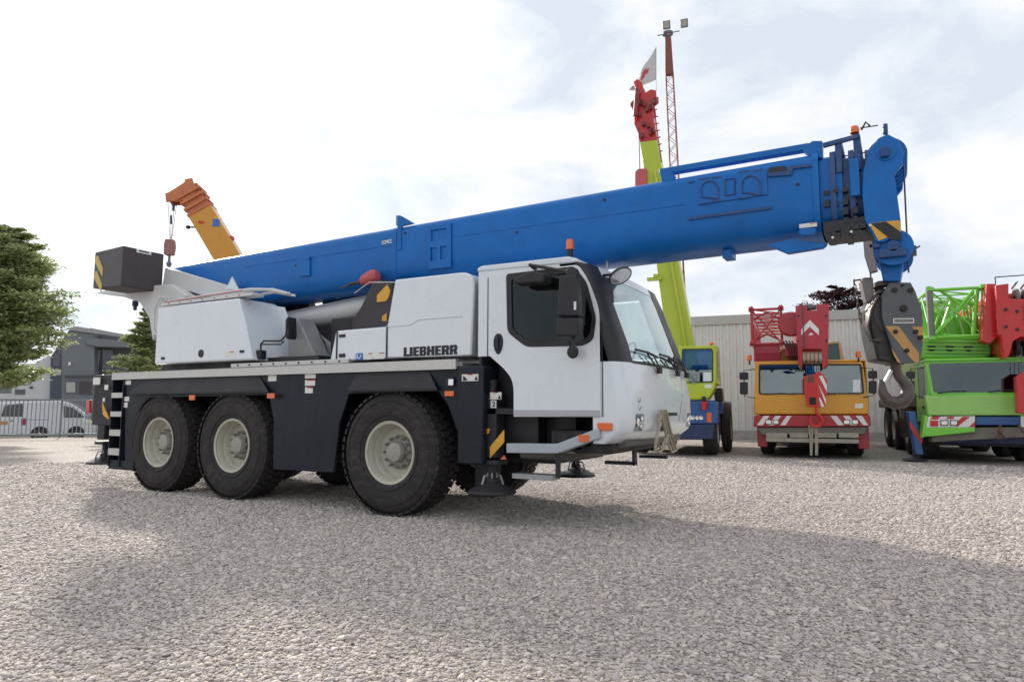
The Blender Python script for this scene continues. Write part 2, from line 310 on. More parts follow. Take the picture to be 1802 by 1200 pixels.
# ================================================================== the white and blue mobile crane
mc=thing('mobile_crane','white three axle mobile crane with navy skirts and a long horizontal blue boom','mobile crane',(0,0,0))
S=W.S
def SS(pts,y): return [W.S(a,b,y) for a,b in pts]
WR=.735; AX=(-4.4256,-2.7756,0.0)
def make_wheel(near=True):
    wl=bpy.data.objects.new('wheel',None); C.objects.link(wl); wl.parent=mc; wl.empty_display_size=.1
    ty=M(); hw=.205
    prof=[(.355,-hw+.02),(.38,-hw-.003),(.47,-hw-.022),(.56,-hw-.028),(.63,-hw-.015),(.675,-hw+.01),(.70,-hw+.035),(.712,-hw+.07),(.714,0)]
    prof=prof+[(r,-a) for r,a in prof[-2::-1]]
    ty.lathe(prof,(0,0,0),'Y',64)
    for rr in(.43,.60): ty.lathe([(rr-.006,-hw-.012 if rr<.5 else -hw-.018),(rr,-hw-.024 if rr<.5 else -hw-.029),(rr+.006,-hw-.014 if rr<.5 else -hw-.018)],(0,0,0),'Y',64)
    nb=46
    for k in range(nb):
        for j,(a0,a1,off) in enumerate(((-.212,-.125,0),(-.108,-.012,.5),(.012,.108,0),(.125,.212,.5))):
            t=2*math.pi*(k+off)/nb; dt=math.pi/nb*.72; r0,r1=.695,WR-(.012 if j in(0,3) else 0)
            sk=.028 if j%2 else -.028; vs=[]
            for r in(r0,r1):
                for aa,tt in((a0,t-dt+sk/2),(a1,t-dt-sk/2),(a1,t+dt-sk/2),(a0,t+dt+sk/2)): vs.append(Vector((r*math.cos(tt),aa,r*math.sin(tt))))
            b=[ty.bm.verts.new(v) for v in vs]
            for f in((4,5,6,7),(0,1,5,4),(1,2,6,5),(2,3,7,6),(3,0,4,7)): ty.bm.faces.new([b[i] for i in f])
    ty.build('tyre',rubber,wl,angle=30)
    rm=M(); rm.lathe([(.335,-.196),(.362,-.206),(.370,-.198),(.364,-.186),(.344,-.18),(.325,-.15),(.322,-.08),(.308,-.065),(.300,-.02),(.285,.0),(.25,.008),(.19,.005),(.185,.02),(.0,.02)],(0,0,0),'Y',56)
    rm.lathe([(.37,.19),(.33,.15),(.32,.0),(.2,.02)],(0,0,0),'Y',32); 
    ri=rm.build('rim',cream,wl,angle=40)
    for k in range(8):
        a=2*math.pi*(k+.5)/8
    hb=M(); hb.lathe([(.0,-.032),(.190,-.032),(.198,-.02),(.198,.03)],(0,0,0),'Y',40); 
    for k in range(12):
        a=2*math.pi*k/12; c=(.176*math.cos(a),-.05,.176*math.sin(a)); hb.cyl(c,(c[0],-.085,c[2]),.018,.016,6); hb.cyl((c[0],-.085,c[2]),(c[0],-.105,c[2]),.010,.010,8)
    hb.build('hub',hubm,wl,angle=30)
    cp=M(); cp.lathe([(0,-.135),(.085,-.135),(.108,-.125),(.116,-.10),(.122,-.05)],(0,0,0),'Y',32)
    for a,r in((-.5,.08),(1.4,.02),(2.6,.08)): cp.cyl((r*math.cos(a),-.134,r*math.sin(a)),(r*math.cos(a),-.142,r*math.sin(a)),.009,.009,8)
    cp.build('hub_cap',mat('hub_cap_paint',(.36,.34,.30),.5,var=.15,vscale=14,dirt=.7),wl,angle=30)
    return wl
w0=make_wheel()
i=0
for ax in AX:
    for yy,rz in((.24,0),(2.26,math.pi)):
        wl=w0 if i==0 else copy_tree(w0,mc); i+=1
        wl.location=(ax,yy,WR-.012); wl.rotation_euler=(0,0,rz)
        wl.rotation_euler[1]=.31*i if rz==0 else -.2*i
# ---- chassis
ch=M(); ch.box(-5.45,2.2,.78,1.72,.78,1.62); ch.box(-5.3,2.3,.72,.80,1.0,1.6); ch.box(-5.3,2.3,1.70,1.78,1.0,1.6)
for ax in AX: ch.cyl((ax,.4,.72),(ax,2.1,.72),.09,n=12); ch.lathe([(0,-.2),(.14,-.18),(.22,-.05),(.22,.05),(.14,.18),(0,.2)],(ax,1.25,.72),'Y',16)
for ax in AX: 
    for y in (.62,1.88): ch.cyl((ax-.3,y,.75),(ax-.2,y,1.35),.06,n=10)
ch.box(1.0,2.1,.5,2.0,.72,.84); ch.box(-1.9,-.9,.35,2.15,.55,1.5); ch.box(2.05,2.72,.15,2.35,.80,1.02)
ch.build('chassis',mat('chassis_black',(.012,.012,.014),.6,dirt=.2,var=.3),mc,bev=.01)
# deck
d=M(); d.box(-5.55,1.02,.03,2.47,1.70,1.745); d.build('deck_plate',mat('deck_grey',(.25,.25,.25),.5,.3,dirt=.3),mc)
r=M(); r.box(*S(198,660,0)[:1],S(803,640,0)[0],-.012,.03,1.668,1.775); r.box(S(198,660,0)[0],S(803,640,0)[0],-.012,.10,1.775,1.779)
r.box(S(198,660,0)[0],1.0,2.47,2.512,1.668,1.775); r.build('deck_edge_rail',alu,mc,bev=.004)
# ---- skirts (two sides)
def both(m,y0,y1): pass
def skirt(poly,y0,y1,mt,name,bev=.008,far=True,**k):
    q=M(); q.prism(poly,y0,y1); q.build(name,mt,mc,bev=bev)
    if far: q=M(); q.prism(poly,2.5-y1,2.5-y0); q.build(name,mt,mc,bev=bev)
zt=1.668
def sx(px,py,y=.0): return W.S(px,py,y)
mid=[(sx(474,664)[0],zt),(sx(760,650)[0],zt),sx(771,688),(sx(803,690)[0],1.42),(sx(803,690)[0],zt)]
# rear arch panel + middle panel + front arch panel
P1=[(sx(216,668)[0],zt),sx(216,826),sx(232,826),sx(236,770),sx(243,720),sx(255,700),sx(470,695),sx(478,740),sx(477,826),sx(584,832),sx(594,745),sx(611,693),sx(768,688),sx(785,712),sx(806,770),(sx(806,770)[0],zt)]
skirt(P1,.03,.06,navy,'side_skirt')
def fender(ptsb,ptst,name):
    q=M(); b=[(x,-.035,z) for x,z in ptsb]; t=[(x,.027,z) for x,z in ptst]
    q.loft([(x,-.035,z) for x,z in ptsb]+[(x,.029,z) for x,z in ptst[::-1]],[(x,-.02,z-.012) for x,z in ptsb]+[(x,.026,z) for x,z in ptst[::-1]])
    q.build(name,dkgrey,mc)
for pb,ptp,in(([(228,698),(472,693)],[(252,669),(456,660)]),([(612,690),(769,684)],[(628,655),(754,649)])):
    B=SS(pb,-.03); B=[(x,1.455) for x,z in B]; T=[(x,zt-.004) for x,z in SS(ptp,.03)]; fender(B,T,'wheel_fender')
    q=M(); q.box(B[0][0],B[1][0],-.033,.55,1.435,1.452); q.build('wheel_arch_liner',black,mc)
q=M(); q.box(-5.3,1.0,.55,.58,.9,1.66); q.build('inner_splash_panel',black,mc)
# markers and lamps on the side
def stick(px0,py0,px1,py1,y,mt,name,parent=mc,th=.006,y2=None):
    x0,z0=W.S(px0,py1,y); x1,z1=W.S(px1,py0,y); q=M(); q.box(x0,x1,y-th,y+.0005,z0,z1); return q.build(name,mt,parent,bev=.002)
for a in((334,695,344,704),(471,692,484,701)): stick(*a,-.037,orange,'side_marker_lamp',th=.014)
stick(784,688,800,697,.03,orange,'side_marker_lamp',th=.02)
lp=stick(787,664,800,680,.03,black,'side_lamp',th=.03); stick(789,667,798,678,-.001,chrome,'lamp_lens',lp,th=.004)
# ---- rear corner: ladder, outrigger box, tail lamp
xr0,xr1=-5.99,-5.52
q=M(); q.box(-6.26,-5.64,.06,.34,.95,1.76); q.box(-6.26,-5.60,2.2,2.48,.95,1.76); q.box(-6.15,-5.5,.34,2.2,1.0,1.66); q.build('rear_outrigger_box',dkgrey,mc,bev=.012)
lx0,lx1=sx(196,700)[0],sx(216,700)[0]
q=M(); q.box(lx0,lx0+.02,.0,.2,.33,1.76); q.box(lx1-.02,lx1,.0,.2,.33,1.76); q.box(lx0,lx1,.2,.22,.33,1.76); q.box(lx0,sx(233,800)[0],.02,.20,sx(205,826)[1],.42); q.build('ladder_frame',navy,mc)
for y0,y1 in((691,700),(724,733),(756,767),(789,801)):
    q=M(); z1=sx(205,y0)[1]; z0=sx(205,y1)[1]; q.box(lx0+.01,lx1-.005,-.008,.16,z0,z1); q.build('ladder_step',alu,mc,bev=.003)
def jack(x,y,near=True,s=1):
    q=M(); q.cyl((x,y,1.55),(x,y,.95),.052,n=16); q.box(x-.10,x+.10,y-.09,y+.09,.72,1.40); q.box(x-.13,x+.13,y-.11,y+.11,.64,.69); q.cyl((x,y,.66),(x,y,.46),.045,n=16)
    o=q.build('outrigger_jack',dkgrey,mc,bev=.008)
    q=M(); q.lathe([(.0,.50),(.06,.50),(.07,.46),(.25,.37),(.265,.345),(.255,.335),(0,.335)],(x,y,0),'Z',28); q.build('outrigger_pad',dkgrey,mc,angle=25)
    q=M(); 
    for a in range(4): t=a*math.pi/2+.5; q.box(x+.04,x+.055,y-.006,y+.006,.38,.55,Matrix.Rotation(t,3,'Z'),(x,y,.46))
    for a in range(3): t=a*2.1-2.0; q.tube([(x+.05*math.cos(t),y+.05*math.sin(t),.53),(x+.10*math.cos(t),y+.10*math.sin(t),.52),(x+.13*math.cos(t),y+.13*math.sin(t),.43)],.012,6)
    q.build('pad_bracket',steel,mc)
    return o
JX=1.33
j1=jack(JX,.17); j2=jack(JX,2.32); j3=jack(-6.02,.17); j4=jack(-6.02,2.32)
# warning stripes on the jack
q=M(); q.prism(SS([(862,806),(862,786),(887,756),(887,778)],.065),.065,.075); q.build('warning_stripe',yel,j1)
q=M(); q.prism(SS([(880,808),(887,801),(891,808)],.065),.065,.075); q.build('warning_stripe',orange,j1)
q=M(); q.prism(SS([(854,754),(862,754),(860,762),(857,764)],.065),.065,.075); q.build('warning_stripe',yel,j1)
q=M(); q.prism(SS([(179,708),(191,735),(191,738),(181,730)],.0),.0,.015); q.build('warning_stripe',yel,j3)
q=M(); q.prism(SS([(151,706),(157,703),(157,726),(151,729)],.45),.45,.50); q.build('tail_lamp',redl,mc,bev=.01)
q=M(); q.cyl((*[-6.1,.5],.82),(-6.0,.5,.82),.05); q.tube([(-6.12,.35,.80),(-6.2,.42,.78),(-6.18,.55,.82),(-6.08,.6,.84)],.028,8); q.build('tow_coupling',pinkred,mc)
# front outrigger cover box
bx0,bz0=sx(803,816,-.03); bx1=sx(848,816,-.03)[0]
q=M(); q.box(bx0,bx1,-.02,.5,bz0,1.70); q.build('outrigger_cover',navy,mc,bev=.02)
q=M(); q.box(bx1-.3,bx1+.85,.5,2.0,.70,1.70); q.box(bx1,bx1+.50,.30,.5,.8,1.75); q.build('front_outrigger_box',black,mc,bev=.01)
# rubber mud flap behind the front jack
q=M(); q.box(.93,1.25,.45,.475,.30,.72); q.box(1.15,1.9,.55,1.9,.64,.78); q.build('mud_flap',black,mc)
# stickers
for a in((537,656,556,666),(537,668,555,679),(537,681,551,692),(472,660,487,671)): stick(*a,.03,sticker,'sticker')
for a in((540,656,556,658),(540,668,555,670),(541,681,551,683)): stick(*a,.025,stred,'sticker_band',th=.003)
for a in((219,669,231,677),(217,698,228,706),(216,708,225,717)): stick(*a,.03,sticker,'sticker')
for a in((164,664,177,677),(184,677,191,686),(181,700,185,707)): stick(*a,.02,sticker,'sticker')
st=stick(813,658,842,671,-.02,sticker,'sticker'); stick(823,658,832,660,-.026,stred,'sticker_band',th=.002)
q=M(); q.prism(SS([(835,669),(838,661),(841,669)],-.0265),-.0285,-.0265); q.build('sticker_symbol',ink,st); q=M(); q.prism(SS([(815,670),(815,661),(819,664),(823,669)],-.0265),-.0285,-.0265); q.build('sticker_symbol',ink,st)
st=stick(863,690,883,703,.078,sticker,'sticker',th=.01); stick(868,690,876,691.5,.067,stred,'sticker_band',th=.002)
q=M(); q.prism(SS([(876,702),(879,695),(882,702)],.066),.0645,.066); q.build('sticker_symbol',ink,st)
stick(864,704.5,874,718,.078,sticker,'number_plate',th=.01)
x0,z0=W.S(866,715.5,.066); x1,z1=W.S(872,706.5,.066); text('2',(x0,.066,z0),(x1,.066,z0),z1-z0,ink,mc,'number')
# ---- step rail and lower steps under the cab
q=M(); q.prism(SS([(891,780),(979,781),(1053,753),(1056,771),(981,798),(891,797)],.0),-.005,.14); q.build('step_rail',stepc,mc,bev=.01)
q=M(); q.prism([(1.55,.84),(2.0,.84),(2.5,.98),(2.82,.93),(2.80,.86),(2.45,.80),(2.15,.70),(1.6,.70)],.3,2.2); q.build('under_cab_panel',mat('underbody_grey',(.11,.108,.10),.6,var=.2,dirt=.3),mc,bev=.02)
q=M(); q.box(*[W.S(905,838,.05)[0],W.S(976,838,.05)[0]],.0,.18,W.S(940,843,.05)[1],W.S(940,834,.05)[1]); q.build('lower_step',steel,mc,bev=.004); q=M(); q.box(W.S(975,838,.0)[0],W.S(983,838,.0)[0],.03,.05,W.S(984,842,.0)[1],W.S(984,798,.0)[1]); q.build('step_hanger',black,mc)
xx,zz=W.S(1065,816,.9); x2,_=W.S(1118,816,.9)
q=M(); q.box(xx,x2,.88,.95,zz,zz+.035); q.box(x2-.03,x2,.88,.95,zz,zz+.3); q.build('folding_step',dkgrey,mc,bev=.004); q=M(); q.box(xx,x2,2.0,2.07,zz,zz+.035); q.build('folding_step',dkgrey,mc,bev=.004)
stick(1019,765,1036,777,-.004,orange,'side_marker_lamp',th=.012)
for k,(a,b) in enumerate(((1000,788),(1015,782),(1032,776),(1046,772))):
    x,z=W.S(a+5,b+4,.2); q=M(); q.box(x-.05,x+.04,.15,.25,z-.03,z+.02); q.build('clamp',steel,mc,bev=.004)
# ================= driver's cab
cabe=bpy.data.objects.new('driver_cab',None); C.objects.link(cabe); cabe.parent=mc
Y0,Y1=.05,2.45
def fx(z):      # foremost profile of the cab nose against height
    k=[(.86,2.74),(.95,2.86),(1.0,2.93),(1.1,2.965),(1.35,2.96),(1.70,2.90),(1.9,2.85),(2.2,2.74),(2.5,2.63),(2.72,2.53),(2.78,2.46)]
    if z<=k[0][0]: return k[0][1]
    for (a,b),(c,d_) in zip(k,k[1:]):
        if z<=c: return b+(d_-b)*(z-a)/(c-a)
    return k[-1][1]
def front(y,z,off=0):
    """surface point of the bowed nose: y across, z up"""
    t=abs(y-1.25)/1.2; x=fx(z)-.06*t*t
    e=max(0,(t-.80)/.20); x-= .10*(1-math.sqrt(max(0,1-e*e))) if e<1 else .10
    return Vector((x+off,y,z))
def nose(y0,y1,z0,z1,off,ny=24,nz=10,m=None,zf=None):
    m=m or M(); rows=[]
    for j in range(nz+1):
        row=[]
        for i in range(ny+1):
            u=i/ny; y=y0+(y1-y0)*u
            # finer near the corners
            za,zb=(z0(y) if callable(z0) else z0),(z1(y) if callable(z1) else z1)
            z=za+(zb-za)*j/nz; row.append(m.bm.verts.new(front(y,z,off)))
        rows.append(row)
    for j in range(nz):
        for i in range(ny): m.bm.faces.new((rows[j][i],rows[j][i+1],rows[j+1][i+1],rows[j+1][i]))
    return m
def ys_(n): # cosine spacing
    return [1.25-1.2*math.cos(math.pi*i/n) for i in range(n+1)]
def nosegrid(ylist,zlist,off=0,m=None):
    m=m or M(); g=[[m.bm.verts.new(front(y,z,off)) for y in ylist] for z in zlist]
    for j in range(len(zlist)-1):
        for i in range(len(ylist)-1): m.bm.faces.new((g[j][i],g[j][i+1],g[j+1][i+1],g[j+1][i]))
    return m
YL=ys_(40); ZB=[.90,.95,1.0,1.05,1.1,1.2,1.35,1.5,1.6,1.66,1.70]
lower=nosegrid(YL,ZB)
# underside of the nose
g1=[lower.bm.verts.new(front(y,.90)) for y in YL]; g2=[lower.bm.verts.new((2.4,y,.90)) for y in YL]
for i in range(40): lower.bm.faces.new((g1[i],g1[i+1],g2[i+1],g2[i]))
for y in(Y0,Y1): lower.loft([(2.56,y,.90),(front(y,.90).x,y,.90)]+[tuple(front(y,z)) for z in ZB[1:]]+[(2.56,y,1.70)],[(2.56,y+(.02 if y<1 else -.02),.90)]+[tuple(front(y,z)+Vector((0,.02 if y<1 else -.02,0))) for z in ZB]+[(2.56,y+(.02 if y<1 else -.02),1.70)])
lower.build('cab_nose',white,cabe,angle=45)
# black pillars and header, windscreen
Z2=[1.70,1.8,1.9,2.0,2.1,2.2,2.3,2.4,2.5,2.6,2.66,2.72]
yl_n=[y for y in YL if y<.36]+[.36]; yl_f=[1.90]+[y for y in YL if y>1.90]
for yl in(yl_n,yl_f):
    q=nosegrid(yl,Z2); s=Y0 if yl is yl_n else Y1
    q.loft([(2.56,s,1.70)]+[tuple(front(s,z)) for z in Z2]+[(2.2,s,2.72)],[(2.56,s+(.02 if s<1 else -.02),1.70)]+[tuple(front(s,z)+Vector((0,.02 if s<1 else -.02,0))) for z in Z2]+[(2.2,s+(.02 if s<1 else -.02),2.72)])
    q.build('windscreen_pillar',black,cabe,angle=45)
YM=[.36+(1.90-.36)*i/24 for i in range(25)]
nosegrid(YM,[2.62,2.68,2.72]).build('windscreen_header',white,cabe,angle=45)
q=nosegrid(YM,Z2[:-2]+[2.62] if False else [1.70,1.8,1.9,2.0,2.1,2.2,2.3,2.4,2.5,2.62],-.004); q.build('windscreen',wglass,cabe,angle=60)
nosegrid(YM,[1.695,1.725],.004).build('windscreen_seal',black,cabe)
# dark quarter triangle visor at the upper near corner
q=M(); a=[front(.36,2.62,.004),front(.36,2.30,.004),front(.62,2.62,.004)]; q.face(a); q.build('visor_patch',black,cabe)
# side walls: body panel + door with window hole
win=rp(SS([(895,486),(1011,473),(1032,500),(1048,560),(1043,596),(1026,606),(929,608),(897,583)],Y0),[.04,.04,.05,.05,.05,.04,.06,.06],4)
cx=sum(p[0] for p in win)/len(win); cz=sum(p[1] for p in win)/len(win)
winb=[(cx+(x-cx)*1.035,cz+(z-cz)*1.05) for x,z in win]
body=[(1.21,1.80),(1.21,2.74),(2.35,2.74),W.S(1056,530,Y0),(2.70,2.2),(2.72,1.70),(2.60,1.70),(2.60,1.16),(1.74,1.16),(1.74,1.50),(1.70,1.58),(1.42,1.80)]
body[2:6]=[(2.36,2.74),(2.45,2.5),(2.61,2.1),(2.73,1.70)]
for s,(a,b) in enumerate(((Y0,Y0+.03),(Y1-.03,Y1))):
    q=M(); q.holed(body,[winb],a,b); q.build('cab_side_panel',white,cabe,bev=.004)
dq=SS([(861,484),(1018,466),(1036,492),(1055,545),(1058,733),(905,733),(905,672),(890,650),(861,625)],Y0)
dq=rp(dq,[.01,.05,.1,.1,.0,.0,.12,.12,.02],4)
dr=M(); dr.holed(dq,[winb],Y0-.014,Y0-.003); door=dr.build('door',white,cabe,bev=.004)
dr=M(); dr.holed([(a*1.0,b) for a,b in dq],[winb],Y1+.003,Y1+.014); door2=dr.build('door',white,cabe,bev=.004)
fr=M(); fr.holed(winb,[[(cx+(x-cx)*.93,cz+(z-cz)*.90) for x,z in win]],Y0-.02,Y0+.01); fr.build('window_rubber',black,door)
gl=M(); gl.loft([(x,Y0-.004,z) for x,z in win],[(x,Y0+.0,z) for x,z in win]); gl.build('door_window',dglass,door)
gl=M(); gl.loft([(x,Y1,z) for x,z in win],[(x,Y1+.004,z) for x,z in win]); gl.build('door_window',dglass,door2)
# door gaps
gp=M(); xs0=W.S(860,500,Y0)[0]; gp.box(xs0-.012,xs0-.002,Y0-.004,Y0+.001,1.79,2.66); gp.build('door_gap',ink,cabe); gp=M(); xe=W.S(1058.5,600,Y0)[0]; gp.box(xe+.002,xe+.012,Y0-.004,Y0+.001,1.16,2.1); gp.build('door_gap',ink,cabe)
# silver sill of door
q=M(); q.box(dq[0][0]*0+W.S(905,733,Y0)[0],W.S(1057,733,Y0)[0],Y0-.02,Y0-.002,1.165,1.225); q.build('door_sill',mat('sill_grey',(.42,.42,.44),.45),door,bev=.003)
# handle
hx,hz=W.S(877,605,Y0-.014); q=M(); q.loft([(hx+.062*math.cos(t/24*6.283)*(1-.2*math.sin(t/24*6.283)*-1),Y0-.014,hz+.115*math.sin(t/24*6.283)) for t in range(24)],[(hx+.05*math.cos(t/24*6.283),Y0-.03,hz+.10*math.sin(t/24*6.283)) for t in range(24)]); q.box(hx-.016,hx+.016,Y0-.052,Y0-.034,hz-.07,hz+.075); q.build('door_handle',black,door,bev=.004)
# roof, rear wall, floor, interior
q=M(); q.prism([(1.20,2.742),(1.20,2.78),(1.26,2.80),(2.30,2.79),(2.40,2.76),(2.42,2.722),(2.2,2.722)],Y0-.012,Y1+.012); q.build('cab_roof',white,cabe,bev=.012)
q=M(); q.box(1.21,1.24,.08,2.42,1.2,2.74); q.box(1.24,2.6,.08,2.42,1.18,1.24); q.build('cab_bulkhead',black,cabe)
for y in(.55,1.8): q=M(); q.box(1.45,1.9,y-.2,y+.25,1.55,1.72); q.prism([(1.36,1.65),(1.50,1.65),(1.42,2.45),(1.30,2.45)],y-.2,y+.25); q.build('seat',seatm,cabe,bev=.04)
q=M(); q.prism([(2.35,1.3),(2.80,1.3),(2.80,1.66),(2.5,1.74),(2.38,1.70)],.12,2.38); q.build('dashboard',black,cabe,bev=.02)
q=M(); q.tube([(2.28+.08*math.cos(t),1.8+.19*math.sin(t),1.88+.17*math.cos(t)) for t in [i*6.283/20 for i in range(20)]],.014,6,True); q.cyl((2.28,1.8,1.88),(2.42,1.8,1.7),.02); q.build('steering_wheel',black,cabe)
# wipers on the screen
for y0,y1 in((.45,1.05),(1.15,1.75),(1.7,2.15)):
    q=M(); a=front(y0,1.84,.03); b=front(y1,1.80,.03); q.tube([a,(a+b)/2+Vector((0,0,.015)),b],.014,6); c=front((y0+y1)/2+.22,1.66,.03); q.tube([c,(a*.6+b*.4)+Vector((.02,0,0))],.009,6); q.tube([front((y0+y1)/2+.30,1.66,.03),(a*.3+b*.7)+Vector((.02,0,0))],.009,6); q.box(c.x-.01,c.x+.03,c.y-.03,c.y+.05,1.62,1.68); q.build('wiper',black,cabe)
# head lamps, number, badge, marker
for yl in(.36,2.14):
    h=bpy.data.objects.new('headlight',None); C.objects.link(h); h.parent=cabe
    q=nosegrid([yl-.10,yl-.05,yl,yl+.05,yl+.10],[1.02,1.08,1.14,1.19],.004); q.build('lamp_glass',sglass,h)
    for dy,dz,rr in((-.045,.0,.045),(.05,.03,.032),(.05,-.04,.03)):
        c=front(yl+dy,1.105+dz,.004); q=M(); q.lathe([(rr,-.002),(rr*.85,.004),(rr*.4,.010),(0,.014)],c,'X',20); q.build('reflector',chrome,h)
q=M(); c=front(.36,1.33,.003); q.lathe([(.028,0),(.02,.008),(0,.01)],c,'X',16); c=front(.36,1.25,.003); q.lathe([(.024,0),(.018,.008),(0,.01)],c,'X',16); q.build('lamp_cluster',chrome,cabe)
a=W.S(1053,757,.05);b=W.S(1078,744,.05); q=M(); q.box(a[0],b[0],.022,.06,a[1],b[1]); q.build('indicator_lamp',orange,cabe,bev=.006)
q=nosegrid([.9+i*.05 for i in range(14)],[1.165,1.20],.003); q.build('tow_slot',black,cabe)
q=nosegrid([1.0,1.05,1.12],[1.0,1.06,1.12,1.19],.006); q.build('tow_slot',ink,cabe)
# raised diagonal rib on the nose
q=nosegrid([1.60,1.66],[1.10,1.3,1.66],.006)
for v in q.bm.verts: 
    dy=(v.co.z-1.1)*.75; p_=front(min(2.4,v.co.y+dy),v.co.z,.007); v.co=p_
q.build('nose_rib',white,cabe)
# mirrors
def mir(pts,y0,y1,name,mt=black,par=cabe,bev=.02):
    q=M(); q.prism(rp(SS(pts,y0),.022,3),y0,y1); return q.build(name,mt,par,bev=bev)
ma=M(); a=W.S(935,474,-.05); b=W.S(1008,478,-.25)
ma.tube([(a[0],.04,a[1]+.02),(a[0]+.02,-.12,a[1]+.03),(b[0]-.1,-.22,b[1]+.02),(b[0],-.25,b[1]-.03),(b[0],-.25,b[1]-.75)],.018,8); arm=ma.build('mirror_arm',black,cabe)
mir([(903,489),(936,476),(958,481),(956,497),(905,500)],-.20,-.02,'camera_housing')
mir([(984,484),(1013,484),(1018,556),(979,556)],-.34,-.22,'mirror_housing',bev=.03)
mir([(979,558),(1018,558),(1016,592),(978,592)],-.33,-.21,'mirror_housing',bev=.03)
q=M(); q.prism(rp(SS([(998,470),(1012,470),(1016,486),(994,486)],-.3),.03,3),-.3,-.22); q.build('mirror_cap',black,cabe,bev=.01)
x,z=W.S(1011,620,-.02); q=M(); q.lathe([(.0,-.03),(.05,-.02),(.065,.0),(.05,.02),(0,.03)],(x,-.06,z),'Y',16); q.tube([W3 for W3 in [(x-.02,-.05,z+.03),(x-.06,-.02,z+.09),(x-.09,.04,z+.11)]],.01,6); q.build('small_mirror',black,cabe)
xx,zz=W.S(1012,538,-.345); q=M(); q.box(xx-.012,xx+.012,-.349,-.344,zz-.04,zz+.04); q.build('sticker',sticker,cabe)
# oval front mirror on its bracket
c=Vector((*W.S(1091,485,.25)[:1],.25,W.S(1091,485,.25)[1]))
q=M(); q.lathe([(.0,.03),(.09,.025),(.118,.01),(.125,-.01),(.12,-.02),(.112,-.012)],(0,0,0),'Z',28)
T=Matrix.Translation(c)@Matrix.Rotation(R(-62),4,'X')@Matrix.Rotation(R(22),4,'Y'); 
view=(CAM-c).normalized()
nrm=(view*.55+Vector((.40,.2,-.80))).normalized()
T=Matrix.Translation(c)@nrm.to_track_quat('-Z','Y').to_matrix().to_4x4()
om=q.build('front_mirror',black,cabe,T=T)
q=M(); q.lathe([(.112,-.014),(.06,-.020),(0,-.022)],(0,0,0),'Z',28); q.build('mirror_glass',mirror,om,T=T)
q=M(); q.tube([c+Vector((0,.02,.02)),c+Vector((-.12,.05,.03)),c+Vector((-.22,.10,.04))],.015,8); q.build('mirror_arm',black,cabe)
# beacons and aerial
def beacon(x,y,z,h,col=orange,par=cabe):
    q=M(); q.cyl((x,y,z),(x,y,z+h*.35),.022,n=12); q.cyl((x,y,z+h*.30),(x,y,z+h*.68),.034,n=14); o=q.build('beacon_base',black,par)
    q=M(); q.lathe([(.045,z+h*.68),(.045,z+h*.92),(.035,z+h),(0,z+h)],(x,y,0),'Z',16); q.build('beacon_lens',col,o)
x,z=W.S(1003,455,.7); beacon(x,.7,2.785,W.S(1003,422,.7)[1]-2.785)
x,z=W.S(1129,518,2.2); beacon(x-.25,2.35,2.785-.03,.17,redl)
q=M(); x,z=W.S(1076,480,.9); q.cyl((x-.05,.9,2.75),(x-.05,.9,2.88),.012,.008); q.lathe([(0,-.02),(.02,0),(0,.02)],(x-.05,.9,2.89),'Z',10); q.build('aerial',steel,cabe)
# towing sling looped over the nose: a thing of its own
sg=M()
def rope_on(pts,r=.016): 
    P=[]
    for px,py in pts:
        y=1.13; d_=.045; r_=fw*F+rt*(px-901)-upv*(py-600); t_=(front(y,1.1).x+d_-CAM.x)/r_.x; P.append(CAM+r_*t_)
    sg.tube(P,r,6)
rope_on([(1166,722),(1160,745),(1155,770),(1153,792),(1160,796),(1170,785),(1176,765)]); rope_on([(1168,721),(1172,745),(1180,775),(1186,792)]); rope_on([(1172,721),(1178,750),(1186,778),(1190,792),(1182,796),(1176,780),(1170,755),(1165,735)])
rope_on([(1164,722),(1170,750),(1176,780)]); rope_on([(1160,722),(1158,750),(1157,778),(1163,790),(1172,770)],.013)
tag(sg.build('tow_rope',rope,None),'loops of beige rope hanging from the nose of the white cab','rope')
# ================= engine hood and upper works
def hood(poly,y0,y1,mt,name,r=0,bev=.03,par=mc): q=M(); q.prism(rp(SS(poly,y0),r,3) if r else SS(poly,y0),y0,y1); return q.build(name,mt,par,bev=bev)
eh=hood([(681,573),(695,492),(822,478),(835,492),(829,626),(681,630)],.10,2.4,white,'engine_hood',r=[0,.02,.10,.1,0,0],bev=.035)
hood([(580,636),(591,582),(680.5,574.5),(680.5,631)],.10,2.4,white,'tool_locker',bev=.02)
q=M(); a=SS([(681,574.5),(722,571.5),(738,562),(813,556)],.1); q.tube([(x,.098,z) for x,z in a],.008,6); q.build('hood_crease',white,eh)
for a,b in(((680.8,575),(680.3,631)),((593,583),(593,636))):
    q=M(); p_=W.S(*a,.1);r_=W.S(*b,.1); q.box(min(p_[0],r_[0])-.004,max(p_[0],r_[0])+.004,.094,.101,r_[1],p_[1]); q.build('panel_gap',ink,mc)
for a in((597,588,608,594),(597,622,608,629)): stick(*a,.1,ink,'latch',th=.01)
stick(626,621,639,634,.1,stblue,'sticker_blue_arrow',th=.003); 
q=M(); q.tube([(x,.0955,z) for x,z in SS([(629,623),(629,630),(633,631),(636,624)],.096)],.009,5); q.build('sticker_symbol',sticker,mc)
for a in((640,621,655,633),(657,620,676,632)): stick(*a,.1,sticker,'sticker',th=.003)
for a in((648,621,655,623),(667,620,676,622)): stick(*a,.097,stred,'sticker_band',th=.002)
x0,z0=W.S(710.5,627.5,.1); x1,z1=W.S(805,623,.1); zh=W.S(710.5,611.5,.1)[1]-z0
